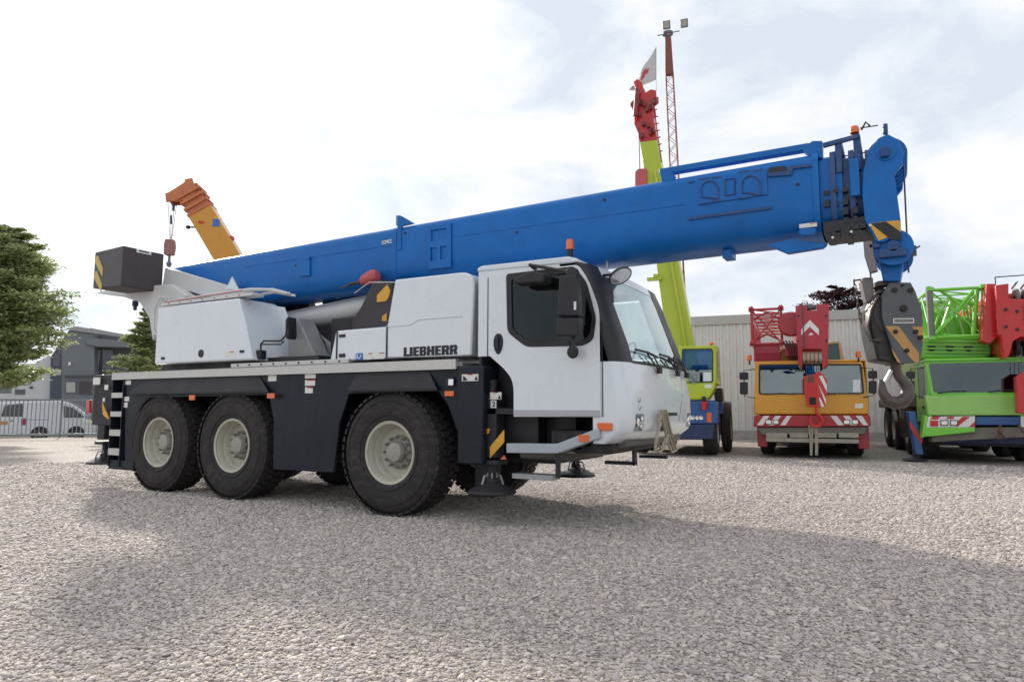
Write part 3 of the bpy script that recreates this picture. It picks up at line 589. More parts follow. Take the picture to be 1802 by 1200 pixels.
GL={'L':[[(0,0),(4,0),(4,1.7),(2,1.7),(2,7),(0,7)]],'I':[[(0,0),(2,0),(2,7),(0,7)]],'E':[[(0,0),(4,0),(4,1.5),(2,1.5),(2,2.85),(3.8,2.85),(3.8,4.25),(2,4.25),(2,5.5),(4,5.5),(4,7),(0,7)]],'H':[[(0,0),(2,0),(2,2.7),(3,2.7),(3,0),(5,0),(5,7),(3,7),(3,4.3),(2,4.3),(2,7),(0,7)]],
'B':[[(0,0),(3.6,0),(4.6,.8),(4.6,2.9),(4.0,3.6),(4.5,4.2),(4.5,6.3),(3.6,7),(0,7)],[(1.9,1.4),(2.8,1.4),(2.8,2.8),(1.9,2.8)],[(1.9,4.2),(2.7,4.2),(2.7,5.6),(1.9,5.6)]],'R':[[(0,0),(2,0),(2,2.5),(2.5,2.5),(2.9,0),(5.1,0),(4.4,2.9),(4.9,3.7),(4.9,6.2),(4.0,7),(0,7)],[(2,3.9),(3,3.9),(3,5.5),(2,5.5)]]}
wds={'L':4.3,'I':2.5,'E':4.5,'H':5.5,'B':5.1,'R':5.4}; tot=sum(wds[c] for c in 'LIEBHERR')-.4; ux=(x1-x0)/tot; uz=zh/7; q=M(); cx_=x0; slope=(.005)/(x1-x0)
for c in 'LIEBHERR':
    L3=[[(cx_+a*ux,z0+b*uz) for a,b in lp_] for lp_ in GL[c]]; q.holed(L3[0],L3[1:],.0955,.0995); cx_+=wds[c]*ux
q.build('maker_lettering',ink,eh)
# upper works house: white machinery cover
sb=M(); P=SS([(277,540),(420,524),(430,560),(445,633),(271,641)],.12)
z_b=P[3][1]
sb.prism([P[0],P[1],P[2],P[3],(P[4][0],P[3][1])],.12,.80); sbo=sb.build('machinery_cover',white,mc,bev=.03)
# rounded front end of the cover
q=M(); rings=[]
for k in range(9):
    t=k/8*math.pi/2; y=.13+.66*math.sin(t)*1.0; dx=.13*(math.sin(t))-.0
    rings.append([(P[1][0]+.02+.16*(1-math.cos(t)),y,P[1][1]-.03-.03*k/8),(P[2][0]+.02+.15*(1-math.cos(t)),y,P[2][1]),(P[3][0]+.02+.12*(1-math.cos(t)),y,z_b)])
for a,b in zip(rings,rings[1:]):
    for i in range(2): q.face([a[i],a[i+1],b[i+1],b[i]])
q.build('cover_end_panel',white,sbo,angle=60)
stick(284,628,290,633,.12,ink,'latch',th=.01); stick(422,616,430,621,.12,ink,'latch',th=.01); stick(396,618,415,629,.12,sticker,'sticker',th=.003); stick(404,618,412,620,.117,stred,'sticker_band',th=.002)
q=M(); x,z=W.S(354,622,.12); q.lathe([(.0,-.014),(.055,-.014),(.06,0)],(x,.122,z),'Y',20); q.build('lock_cup',black,sbo)
# handrail and seat pad by the cover
q=M(); h=[(459,628),(459,606),(464,600),(494,600),(503,590),(507,560)]; q.tube([(x,.16,z) for x,z in SS(h,.16)],.013,8); q.tube([(x,.16,z) for x,z in SS([(459,606),(494,606),(500,600)],.16)],.010,6); q.build('handrail',black,mc)
q=M(); q.prism(rp(SS([(502,562),(507,556),(508,592),(504,598),(502,590)],.35),.03),.35,.5); q.build('rail_pad',black,mc,bev=.01); q=M(); q.box(*[W.S(452,620,.2)[0],W.S(459,620,.2)[0]],.18,.3,W.S(455,632,.2)[1],W.S(455,616,.2)[1]); q.build('rail_pad',black,mc,bev=.01)
# turntable and frame
q=M(); q.cyl((-2.55,1.25,1.74),(-2.55,1.25,1.96),.72,n=48); q.cyl((-2.55,1.25,1.80),(-2.55,1.25,1.88),.78,n=48); q.build('slewing_ring',dkgrey,mc,angle=30)
q=M(); a=W.S(405,640,.05); b=W.S(612,632,.05); q.box(a[0],b[0],.06,.7,1.79,1.845); q.build('turntable_plate',alu,mc,bev=.006)
q=M()
for k in range(9): x=a[0]+.15+(b[0]-a[0]-.3)*k/8; q.cyl((x,.06,1.818),(x,.05,1.818),.012,n=8)
q.build('plate_bolt',ink,mc)
fr=SS([(508,630),(500,560),(535,552),(560,570),(588,580),(580,637)],.75)
q=M(); q.prism([(-3.9,1.9),(-4.2,2.75),(-3.3,2.8),(-2.4,2.5),(-1.55,2.0),(-1.5,1.9)],.86,.92); q.prism([(-3.9,1.9),(-4.2,2.75),(-3.3,2.8),(-2.4,2.5),(-1.55,2.0),(-1.5,1.9)],1.58,1.64); q.box(-3.3,-1.6,.92,1.58,1.9,1.95)
q.prism([(-2.3,1.93),(-2.35,2.5),(-2.15,2.5),(-1.75,1.93)],.55,.86); q.build('turntable_frame',mat('frame_grey',(.27,.27,.28),.45,var=.1,dirt=.3),mc,bev=.015)
q=M(); q.box(-4.9,-1.5,.35,2.15,1.76,1.935); q.build('turntable_base',black,mc)
q=M()
for k in range(3): q.tube([(-2.25+.06*k,.84,2.40),(-2.05+.07*k,.83,2.2),(-1.9+.06*k,.82,1.95)],.009,6)
q.build('hydraulic_hose',black,mc)
# sloping white rear arms to the counterweight
q=M(); arm_=SS([(290,470),(318,478),(430,511),(425,540),(330,512),(285,504)],.72)
q.prism(arm_,.72,.84); q.prism(arm_,1.66,1.78); q.build('rear_arm',white2,mc,bev=.012)
q=M(); q.prism(SS([(398,508),(408,487),(420,511)],.70),.70,.72); x,z=W.S(408,497,.70); q.build('lifting_lug',white,mc)
q=M(); q.prism(SS([(168,516),(196,507),(300,500),(330,520),(285,548),(268,600),(262,560),(245,532),(215,522)],.55),.55,.75); q.prism([(-5.9,3.15),(-5.3,3.2),(-3.8,2.9),(-3.8,2.6),(-4.8,2.7)],.85,1.65); q.build('counterweight_carrier',white2,mc,bev=.02)
q=M(); x,z=W.S(233,535,.55); q.cyl((x,.6,z+.06),(x,.6,z-.03),.05,n=12); q.cyl((x,.6,z-.03),(x,.6,z-.10),.03,n=10); q.build('mount_pin',mat('navy_pin',(.03,.03,.09),.5),mc)
q=M()
for k in range(6): q.tube([(-5.0+.02*k,.3+.05*k,3.0),(-5.12+.03*k,.3+.05*k,2.8),(-5.1+.03*k,.3+.04*k,2.45),(-4.8,.35+.03*k,2.2)],.02,7)
q.build('cable_bundle',white2,mc)
# pipes and walkway strip over the cover
q=M(); a=SS([(275,533),(460,509)],.25); q.box(-4.7,-2.6,.14,.34,2.80,2.845); q.tube([(-4.65,.22,2.88),(-3.4,.22,2.90),(-2.75,.22,2.91),(-2.45,.3,2.89),(-2.25,.45,2.84)],.022,8); q.tube([(-3.1,.32,2.88),(-2.75,.30,2.91),(-2.45,.36,2.90),(-2.25,.5,2.84)],.024,8); q.tube([(-2.9,.42,2.86),(-2.5,.44,2.88),(-2.2,.55,2.82)],.02,8); q.build('walkway_pipe',white2,mc,bev=.004)
q=M(); q.tube([(-4.6,.135,2.855),(-2.8,.135,2.885)],.006,5)
for k in range(7): q.cyl((-4.5+k*.27,.139,2.825),(-4.5+k*.27,.130,2.825),.009,n=8)
q.build('strip_marking',stred,mc)
# counterweight blocks
CX0,CX1=-6.38,-5.57
for y0,y1 in((.0,.70),(1.80,2.50)):
    q=M(); q.prism([(CX0,3.20),(CX1,3.17),(CX1,3.83),(CX0,3.81)],y0,y1); cw=q.build('counterweight',[cwm,cwl],mc,bev=.015)
    if y0==0:
        for pl in cw.data.polygons:
            if pl.normal.y<-.9: pl.material_index=1
        for sgn in(0,1):
            z=3.48-.26*sgn; q=M(); q.prism([(CX0+.08,z+.28),(CX0+.26,z+.02),(CX0+.26,z-.14),(CX0+.04,z+.14)] if False else [(CX0+.05,z+.26),(CX0+.10,z+.26),(CX0+.27,z+.03),(CX0+.27,z-.11),(CX0+.03,z+.15)],-.006,.001); q.build('warning_stripe',yelp,cw)
        q=M(); y,z=W.X(249,445,CX1); q.box(CX1-.001,CX1+.006,.22,.47,3.765,3.825); s_=q.build('sticker',sticker,cw)
        q=M(); q.box(CX1+.006,CX1+.008,.26,.43,3.785,3.808); q.build('sticker_symbol',ink,s_)
# luffing cylinder
A=Vector((-3.15,1.25,2.50)); q=M()
e0=W.S(510,568,1.25); e1=W.S(640,542,1.25); dirv=Vector((e1[0]-e0[0],0,e1[1]-e0[1])).normalized(); P0=Vector((e0[0],1.25,e0[1]))
q.cyl(P0-dirv*.35,P0+dirv*1.9,.155,n=36); q.cyl(P0+dirv*1.9,P0+dirv*1.98,.165,n=36); q.cyl(P0-dirv*.5,P0-dirv*.3,.18,n=32); cy=q.build('luffing_cylinder',white2,mc,angle=40)
q=M(); q.cyl(P0+dirv*1.95,P0+dirv*2.5,.09,n=24); q.build('cylinder_rod',steel,cy)
q=M(); q.cyl(P0-dirv*.2+Vector((0,0,.165)),P0+dirv*1.8+Vector((0,0,.165)),.02,n=8); q.build('hydraulic_pipe',white2,cy)
# ---- boom
Yb0,Yb1=.86,1.66
def btop(x): return 3.655+(.085)*(x+5.7)/10.4
def bbot(x): return 2.83+.01*(x+5.7)
def bsec(x,inset=0,th=0):
    y0,y1=Yb0+inset,Yb1-inset; zt_,zb=btop(x)-inset,bbot(x)+inset; o=[]; r=.10
    for k in range(5): t=k/4*math.pi/2; o.append((x,y0+r-r*math.sin(t)*1.0 if False else y0+r*(1-math.cos(math.pi/2-t)) if False else y0+r-r*math.cos(t),zt_-r+r*math.sin(t)))
    for k in range(5): t=k/4*math.pi/2; o.append((x,y1-r+r*math.sin(t),zt_-r+r*math.cos(t)))
    n=14; h=.40; cyy=(y0+y1)/2; hwid=(y1-y0)/2
    for k in range(n+1):
        t=k/n*math.pi; c_,s_=math.cos(t),math.sin(t); e=.62
        o.append((x,cyy+hwid*math.copysign(abs(c_)**e,c_),zb+h-h*abs(s_)**e))
    return o
def boomsec(xa,xb,ins,name,mt,cap=True,par=mc,n=1):
    q=M(); q.loft(bsec(xa,ins),bsec(xb,ins)); return q.build(name,mt,par,angle=30)
bo=boomsec(-5.66,4.60,0,'boom_section',blue)
for k,(a,b,i_) in enumerate(((4.60,4.80,.035),(4.80,4.98,.065),(4.98,5.14,.09))): boomsec(a-.05,b,i_,'inner_boom_section',blue if k==0 else bluedk)
def collar(x0,x1,out,mt=blue,name='boom_collar',zlo=0):
    q=M(); a=bsec(x0,-out); b=bsec(x1,-out); q.loft(a,b); return q.build(name,mt,bo,angle=30)
collar(4.545,4.60,.014); collar(-.72,-.64,.006,name='boom_weld_band')
for k,(x,i_) in enumerate(((4.70,.0),(4.86,.012),(5.0,.03),(5.09,.05))):
    q=M(); q.loft(bsec(x,i_),bsec(x+.045,i_)); q.build('section_collar',bluedk,bo,angle=30)
q=M()
rnd2=random.Random(5)
for x in (4.66,4.74,4.82,4.90,4.96,5.04):
    for z in(2.88,2.95,3.02,3.10,3.2,3.32): 
        if rnd2.random()<.7: q.box(x-.022,x+.022,Yb0-.005+rnd2.random()*.03,Yb0+.09,z-.02,z+.02+.03*rnd2.random())
    q.box(x-.025,x+.03,Yb0+.14,Yb1-.2,2.91+rnd2.random()*.03,2.96)
q.box(4.62,5.14,Yb0+.03,Yb1-.2,2.93,3.04); q.build('slide_pads',grease,bo)
for dx,zz in((4.70,2.865),(4.86,2.90),(5.02,2.94)):
    q=M(); q.cyl((dx,Yb0-.03,zz),(dx,Yb0-.024,zz),.012,n=10); q.build('grease_nipple',sticker,bo)
# latch plates across the collars
for a,b,z0_,z1_ in((4.87,4.95,3.24,3.60),):
    q=M(); q.box(a,b,Yb0-.03,Yb0+.02,z0_,z1_); q.build('latch_plate',blue,bo,bev=.006)
# hoops above collars
q=M()
for x0_,zt2 in((4.78,W.S(1478,243,Yb0)[1]),(4.94,W.S(1507,236,Yb0)[1])): q.box(x0_-.03,x0_+.03,Yb0+.02,Yb0+.07,3.5,zt2); q.box(x0_-.03,x0_+.03,Yb1-.07,Yb1-.02,3.5,zt2); q.box(x0_-.03,x0_+.03,Yb0+.02,Yb1-.02,zt2-.05,zt2)
q.build('rope_guide_frame',bluedk,bo,bev=.006)
q=M(); a=W.S(430,470,Yb0); b=W.S(694,431,Yb0); q.tube([(a[0],Yb0-.001,a[1]),(b[0],Yb0-.001,b[1])],.005,5); q.build('weld_seam',blue,bo); q=M(); a=W.S(796,417,Yb0); b=W.S(1205,360,Yb0); q.tube([(a[0],Yb0-.001,a[1]),(b[0],Yb0-.001,b[1])],.004,5); q.build('weld_seam',blue,bo)
q=M(); P_=SS([(1447,252),(1512,235),(1514,241),(1449,259)],Yb0); q.prism(P_,Yb0,Yb0+.04); q.build('guide_bar',bluedk,bo)
# long tube on top of the boom
q=M(); a=W.S(1162,305,Yb0+.1); b=W.S(1425,260,Yb0+.1); q.box(a[0],b[0],Yb0+.05,Yb0+.15,0,.07)
for v in q.bm.verts: v.co.z+=a[1]-.035+(v.co.x-a[0])/(b[0]-a[0])*(b[1]-a[1])
q.build('jib_mounting_bar',blue,bo,bev=.01)
q=M(); q.prism(SS([(1160,300),(1178,298),(1190,312),(1182,322),(1165,322)],Yb0+.04),Yb0+.04,Yb0+.06); q.prism(SS([(1410,262),(1430,248),(1447,248),(1447,278),(1430,278)],Yb0+.04),Yb0+.04,Yb0+.16); q.build('bar_bracket',blue,bo,bev=.005)
# top bracket mid boom
q=M(); q.prism(SS([(699,440),(699,380),(706,380),(728,393),(706,398),(706,440)],Yb0-.01),Yb0-.012,Yb0+.03); q.build('rope_bracket',blue,bo,bev=.005); q=M(); q.prism(SS([(699,398),(699,380),(706,380),(728,393)],Yb1),Yb1-.03,Yb1); q.build('rope_bracket',blue,bo,bev=.005)
# relief panels
def frame_panel(outer,holes,y,name,th=.02,r=0):
    q=M(); q.holed(SS(outer,y),[rp(SS(h,y),r) if r else SS(h,y) for h in holes],y-th,y+.001); return q.build(name,blue,bo,bev=.004)
frame_panel([(755,398),(795,393),(795,470),(755,475)],[[(760,406),(787,402),(787,421),(760,425)],[(759,437),(770,436),(770,458),(759,460)],[(776,435),(787,433),(787,456),(776,457)]],Yb0,'boom_window_plate',.022)
q=M(); q.box(*[W.S(1228,300,Yb0)[0],W.S(1350,300,Yb0)[0]],Yb0-.012,Yb0+.001,W.S(1230,361,Yb0)[1],W.S(1230,317,Yb0)[1]); q.build('boom_plate',blue,bo,bev=.004)
q=M()
for cx_,cy_,rr_ in((1249,334,15),(1322,326,16)):
    pts=[W.S(cx_+rr_*math.cos(t),cy_-rr_*math.sin(t),Yb0-.013) for t in [math.pi*i/14-.1 for i in range(15)]]
    pts=[(pts[0][0],pts[0][1]-.09)]+pts+[(pts[-1][0],pts[-1][1]-.09)]
    q.tube([(x,Yb0-.014,z) for x,z in pts+[pts[0]]],.009,6)
q.tube([(x,Yb0-.014,z) for x,z in SS([(1277,345),(1277,317),(1294,315),(1294,343),(1277,345)],Yb0)],.009,6)
q.build('boom_relief',bluedk,bo)
q=M()
for a in((1229,318,1249,312),(1252,314,1270,310),(1300,305,1320,299),(1324,301,1343,298),(1229,360,1249,356),(1252,356,1271,352),(1300,350,1320,346),(1324,345,1343,341),(1210,322,1222,318)):
    x0_,z0_=W.S(a[0],a[1],Yb0-.013); x1_,z1_=W.S(a[2],a[3],Yb0-.013); zz=(z0_+z1_)/2; q.box(x0_,x1_,Yb0-.016,Yb0-.012,zz-.007,zz+.007)
x0_,z0_=W.S(1212,386,Yb0); x1_,z1_=W.S(1358,364,Yb0); q.box(x0_,x1_,Yb0-.015,Yb0+.01,z0_-.012,z0_+.016); q.build('boom_slot',bluedk,bo)
q=M(); q.prism(rp(SS([(1352,295),(1385,292),(1385,306),(1352,306)],Yb0),.04),Yb0-.004,Yb0+.001); q.build('boom_slot',grease,bo)
q=M(); q.prism(SS([(1352,306),(1388,302),(1390,294),(1429,290),(1429,294),(1396,298),(1393,309),(1352,312)],Yb0),Yb0-.02,Yb0+.001); q.build('boom_bracket',bluedk,bo)
for px,py in((909,409),(1064,352),(713,410),(520,468),(1404,325)):
    x,z=W.S(px,py,Yb0); q=M(); q.cyl((x,Yb0-.003,z),(x,Yb0+.01,z),.018,n=12); q.build('boom_hole',ink,bo)
q=M(); q.prism(SS([(529,453),(547,452),(547,486),(529,487)],Yb0),Yb0-.03,Yb0+.01); q.build('boom_bracket',blue,bo,bev=.008)
q=M(); x,z=W.S(545,455,Yb0); q.cyl((x,Yb0-.04,z),(x,Yb0+.01,z),.03,n=10); q.box(*[W.S(888,455,Yb0)[0]-.05,W.S(888,455,Yb0)[0]+.1],Yb0-.01,Yb0+.03,2.86,2.98); q.build('boom_bracket',blue,bo)
q=M(); q.prism(SS([(1350,431),(1395,420),(1455,430),(1448,436),(1386,446)],Yb0+.02),Yb0+.02,Yb0+.10); q.build('boom_skid',blue,bo,bev=.006)
stick(1407,392,1438,403,Yb0-.0,sticker,'sticker',bo,th=.024); stick(1425,392,1438,395,Yb0-.022,stred,'sticker_band',bo,th=.003)
q=M(); q.prism(rp(SS([(1406,405),(1438,402),(1436,415),(1408,418)],Yb0),.04),Yb0-.05,Yb0+.0); q.build('boom_bracket',blue,bo,bev=.01)
q=M(); x,z=W.S(1283,442,1.2); q.box(x-.05,x+.05,1.1,1.3,bbot(2)-.07,bbot(2)+.02); q.build('boom_bracket',blue,bo,bev=.005)
x0,z0=W.S(672,431,Yb0); x1,_=W.S(690,429,Yb0); text('COMCO',(x0,Yb0-.002,z0),(x1,Yb0-.002,z0+.005),.055,sticker,bo,'boom_lettering',bold=.03)
# boom head
hd=M(); hp=[(1519,300),(1530,262),(1546,243),(1562,236),(1580,245),(1590,268),(1588,290),(1574,307),(1585,388),(1586,410),(1556,426),(1543,426),(1522,388),(1517,340)]
for a,b in((Yb0-.02,Yb0+.03),(Yb1-.03,Yb1+.02)): hd.prism(SS(hp,Yb0-.02),a,b)
x0,_=W.S(1519,300,Yb0); hd.box(x0+.02,x0+.22,Yb0+.03,Yb1-.03,2.95,3.60); hd.box(x0+.1,x0+.26,Yb0+.05,Yb1-.05,3.0,3.1)
hdo=hd.build('boom_head',blue,bo,bev=.008)
cxs,czs=W.S(1560,268,Yb0); 
for k in range(5):
    y=Yb0+.12+k*.13; q=M(); q.lathe([(.04,-.03),(.17,-.03),(.155,0),(.17,.03),(.04,.03)],(cxs,y,czs),'Y',32); q.build('sheave',blue,hdo)
q=M(); q.lathe([(.0,-.008),(.085,-.008),(.09,.0)],(cxs,Yb0-.02,czs),'Y',32); q.build('sheave_cover',blue,hdo); q=M(); q.box(cxs-.05,cxs+.02,Yb0-.07,Yb0-.02,czs-.06,czs+.03); q.cyl((cxs,Yb0+.0,czs+.17),(cxs,Yb0,czs+.27),.022,n=10); q.build('sensor_box',bluedk,hdo,bev=.006)
q=M(); q.prism(SS([(1530,394),(1556,390),(1584,388),(1586,408),(1546,424)],Yb0-.021),Yb0-.024,Yb0-.0205); wp=q.build('warning_plate',yel,hdo)
q=M(); q.prism(SS([(1533,394),(1559,390),(1586,409),(1586,423),(1568,422)],Yb0-.024),Yb0-.028,Yb0-.0245); q.build('warning_stripe',dkgrey,wp)
# lower sheave cluster
cxl,czl=W.S(1572,436,Yb0+.05)
for k in range(4):
    y=Yb0+.06+k*.16; q=M(); q.lathe([(.03,-.04),(.165,-.04),(.15,-.01),(.15,.01),(.165,.04),(.03,.04)],(cxl,y,czl),'Y',32); q.build('lower_sheave',blue,hdo)
q=M(); q.cyl((cxl,Yb0-.03,czl),(cxl,Yb1,czl),.055,n=16); q.box(cxl-.12,cxl+.10,Yb0-.03,Yb0+.02,czl-.10,czl-.02); q.box(cxl-.2,cxl-.1,Yb0-.01,Yb0+.1,czl+.0,czl+.05); q.prism(SS([(1545,440),(1560,462),(1580,468),(1595,455),(1590,440)],Yb0+.2),Yb0+.2,Yb0+.5); q.build('sheave_yoke',bluedk,hdo,bev=.01)
q=M(); q.prism(rp(SS([(1546,455),(1592,455),(1588,475),(1584,497),(1554,497),(1550,475)],Yb0+.2),.02),Yb0+.12,Yb0+.5); q.build('rope_neck',blue,hdo,bev=.01)
q=M(); q.prism(SS([(1519,425),(1535,423),(1538,446),(1545,476),(1530,480),(1521,450)],Yb0-.01),Yb0-.01,Yb0+.08); q.build('limit_switch',mat('switch_grey',(.20,.17,.18),.5),hdo,bev=.01)
q=M(); x,z=W.S(1606,440,Yb0+.1); q.box(x-.02,x+.03,Yb0+.05,Yb0+.15,z-.05,z+.03); q.tube([(x,Yb0+.1,z),(x+.06,Yb0+.1,z+.03)],.008,5); q.build('rope_clip',hookgrey,hdo)
x,z=W.S(1504,231,Yb0+.1); q=M(); q.lathe([(.04,0),(.045,.03),(.035,.065),(0,.07)],(x,Yb0+.08,z-.03),'Z',14); q.build('beacon_lens',orange,bo)
q=M(); q.tube([(x+.06,Yb0+.05,z-.02),(x+.10,Yb0+.05,z+.05),(x+.13,Yb0+.03,z)],.01,5); q.tube([(x+.05,Yb0+.05,z),(x+.2,Yb0+.05,z-.005)],.006,5); q.build('aerial',ink,bo)
# hoist ropes
q=M(); a=W.S(1590,288,Yb0+.2); b=W.S(1599,480,Yb0+.2); q.tube([(a[0],Yb0+.2,a[1]),(b[0],Yb0+.2,b[1])],.008,6); q.tube([(cxs,Yb0+.4,czs+.172),(4.6,Yb0+.4,btop(4.6)+.04),(-5,Yb0+.4,btop(-5)+.01)],.006,6); q.build('hoist_rope',wire,bo)
# ---- striped stowed block carrier + red ball between cover and hood
q=M(); q.prism(SS([(655,498),(662,494),(690,495),(690,545),(684,595),(615,600),(621,562),(636,538)],.55),.55,.95); st_=q.build('hook_stowage_frame',mat('stow_brown',(.035,.027,.033),.5),mc,bev=.012)
q=M(); q.box(-2.6,.4,1.46,1.6,2.62,2.90); q.box(-4.2,-2.9,1.46,1.6,2.3,2.9); q.build('boom_underframe',black,mc)
q=M(); q.box(-1.75,-.4,.8,1.7,1.78,2.5); q.build('black_filler_box',black,mc,bev=.03)  # plain black box filling the space behind the tool locker
q=M(); q.prism(SS([(664,532),(664,520),(682,501),(687,512),(684,524),(680,530)],.545),.535,.55); q.build('warning_stripe',yel,st_)
q=M(); q.prism(SS([(673,565),(673,557),(681,551),(681,565)],.545),.535,.55); q.build('warning_stripe',yel,st_)
q=M(); q.tube([(W.S(624,515,.55)[0],.55,W.S(624,516,.55)[1]),(W.S(650,497,.55)[0],.55,W.S(650,497,.55)[1]),(W.S(695,497,.55)[0],.55,W.S(695,497,.55)[1])],.008,6); q.build('stowage_rail',alu,st_)
rbx,rbz=W.S(657,488,.75); lbx,lbz=W.S(630,497,.75)
rb=thing('headache_ball','red and pink ball weight with grey hook beside the black and yellow stowage frame','hook ball')
q=M(); d_=Vector((lbx-rbx,0,lbz-rbz)).normalized(); c=Vector((rbx,.75,rbz)); prof=[(0,-.09),(.06,-.082),(.10,-.04),(.105,0),(.10,.04),(.09,.10),(.075,.17),(.04,.22),(0,.23)]
q.lathe(prof,(0,0,0),'Z',24); T=Matrix.Translation(c)@d_.to_track_quat('Z','Y').to_matrix().to_4x4(); q.build('ball',pinkred,rb,T=T)
q=M(); q.lathe([(0,.2),(.035,.2),(.035,.27),(.02,.28),(.02,.33),(.03,.34),(.015,.40),(.012,.62),(0,.64)],(0,0,0),'Z',12); q.tube([(0,0,.30),(.05,0,.36),(.02,0,.44),(-.02,0,.40)],.013,6); q.build('hook',hookst,rb,T=T)
q=M(); a=W.S(591,523,1.3); b=W.S(626,516,1.3); q.prism(SS([(591,520),(626,515),(626,519),(591,525)],1.2),1.2,1.6); tag(q.build('sky_gap_strip',cyanp),'pale turquoise strip added to show bright sky in the gap under the blue boom','sky gap strip')  # added strip, coloured like the bright sky between boom and cylinder
# ================= hanging hook block
hbx=5.19; HB=Frame((hbx,1.20,0),24)
hb=thing('hook_block','large dark grey hook block with yellow stripes below the blue boom head','hook block',(hbx,1.20,0),R(24))
def HS(pts,d): return [HB.S(a,b,d) for a,b in pts]
dP=-.17
plate=[(1566,497),(1603,497),(1611,512),(1624,548),(1625,606),(1619,638),(1585,640),(1572,618),(1553,560),(1552,520)]
q=M(); q.prism(rp(HS(plate,dP),.012,3),dP,dP+.03); q.prism(rp(HS(plate,dP),.012,3),.14,.17); pl=q.build('side_plate',hookgrey,hb,bev=.006)
q=M(); q.prism(HS([(1558,574),(1581,574),(1617,622),(1617,638),(1610,638),(1600,628)],dP),dP-.004,dP-.0005); q.prism(HS([(1604,575),(1625,575),(1625,604)],dP),dP-.004,dP-.0005); q.prism(HS([(1568,612),(1585,638),(1580,638),(1572,624)],dP),dP-.004,dP-.0005); q.build('warning_stripe',mat('hook_stripe_yellow',(.45,.25,.08),.55,var=.2,dirt=.5),pl)
q=M()
for px,py,rr in((1574,511,.022),(1588,502,.012),(1602,511,.022),(1590,543,.032),(1575,584,.02),(1611,584,.02),(1595,617,.02),(1619,594,.02)):
    x,z=HB.S(px,py,dP); q.cyl((x,dP-.018,z),(x,dP,z),rr,n=12)
q.build('bolt',mat('hook_bolt',(.03,.025,.025),.5,.5),pl)
q=M(); x0_,z0_=HB.S(1572,569,dP-.002); x1_,z1_=HB.S(1608,560,dP-.002); 
q.holed([(x0_,z0_),(x1_,z0_),(x1_,z1_),(x0_,z1_)],[[(x0_+.008,z0_+.008),(x1_-.008,z0_+.008),(x1_-.008,z1_-.008),(x0_+.008,z1_-.008)]],dP-.005,dP-.001); q.build('name_plate',sticker,pl)
q=M(); 
rn=random.Random(9); xx=x0_+.016
while xx<x1_-.02: wd=rn.uniform(.006,.012); q.box(xx,xx+wd,dP-.004,dP-.001,z0_+.014,z1_-.016); xx+=wd+.006
q.build('plate_lettering',mat('plate_grey',(.3,.3,.33),.5),pl)
# sheaves, cheek and rope inside
scx,scz=HB.S(1570,560,0)
for k in range(3):
    y=-.10+k*.10; q=M(); q.lathe([(.04,-.035),(.20,-.035),(.18,0),(.20,.035),(.04,.035)],(scx-.02,y,scz+.02),'Y',32); q.build('sheave',mat('sheave_brown',(.05,.042,.04),.5,.3,var=.3),hb)
q=M(); gd=[(1540,497),(1548,500),(1545,530),(1530,560),(1528,600),(1545,636),(1572,640),(1575,620),(1556,600),(1548,560),(1560,520)]
q.prism(HS([(1518,548),(1530,530),(1545,520),(1560,560),(1580,625),(1585,640),(1560,640),(1535,636),(1526,600)],0),-.13,.13); q.build('rope_guard',mat('guard_black',(.03,.027,.028),.5,.3,var=.4,vscale=14),hb,bev=.02)
q=M()
for k in range(4): q.tube([(HB.S(a,b,-.14+.02*k)[0],-.15+.03*k,HB.S(a,b,-.14)[1]) for a,b in((1545-3*k,520),(1532-2*k,545),(1526-k,575),(1532,598),(1550,600-5*k))],.012,6)
q.build('guard_bar',hookst,hb)
q=M(); q.prism(HS([(1514,495),(1518,489),(1535,489),(1537,530),(1524,535)],-.05),-.08,.02); q.build('rope_socket',mat('socket_grey',(.19,.17,.165),.5,.3,var=.2),hb,bev=.015)
q=M(); q.tube([(*HB.S(1532,490,-.02)[:1],-.02,HB.S(1532,490,-.02)[1]),(*HB.S(1502,494,-.02)[:1],-.02,HB.S(1502,494,-.02)[1])],.008,6); q.tube([(HB.S(1532,478,-.02)[0],-.02,HB.S(1532,470,-.02)[1]),(HB.S(1532,490,-.02)[0],-.02,HB.S(1532,492,-.02)[1])],.008,6); q.build('chain_bar',hookst,hb)
q=M()
for k in range(9):
    a=k/8; px=1503+a*12; py=497+a*68; x,z=HB.S(px,py,-.02); h=.030
    pts=[]
    for t in range(12):
        tt=t/12*6.283; u,v=.011*math.cos(tt),h*math.sin(tt); pts.append((x+(u if k%2 else 0),-.02+(0 if k%2 else u),z+v))
    q.tube(pts,.005,5,True)
q.build('chain',hookst,hb)
q=M(); sx0,sz0=HB.S(1549,492,-.1); q.box(HB.S(1545,500,-.1)[0],HB.S(1568,500,-.1)[0],-.12,.12,HB.S(1550,506,0)[1],HB.S(1550,498,0)[1]); q.box(HB.S(1545,500,-.1)[0],HB.S(1562,500,-.1)[0],-.12,.12,HB.S(1550,520,0)[1],HB.S(1550,514,0)[1]); q.build('cross_plate',hookst,hb,bev=.004)
# the hook itself
def hk(pts,rad,frame,par,mt,name='hook',n=12):
    q=M(); q.tube([(frame.S(a,b,0)[0],0,frame.S(a,b,0)[1]) for a,b in pts],rad,n); return q.build(name,mt,par)
hk([(1575,636),(1577,650),(1581,662),(1590,671),(1597,682),(1597,695),(1588,706),(1574,709),(1560,703),(1553,690),(1551,676),(1550,668)],[.05,.045,.045,.05,.058,.064,.067,.064,.056,.044,.032,.018],HB,hb,hookst)
hk([(1569,652),(1564,662),(1557,674)],[.022,.024,.02],HB,hb,alu,'safety_catch',6)
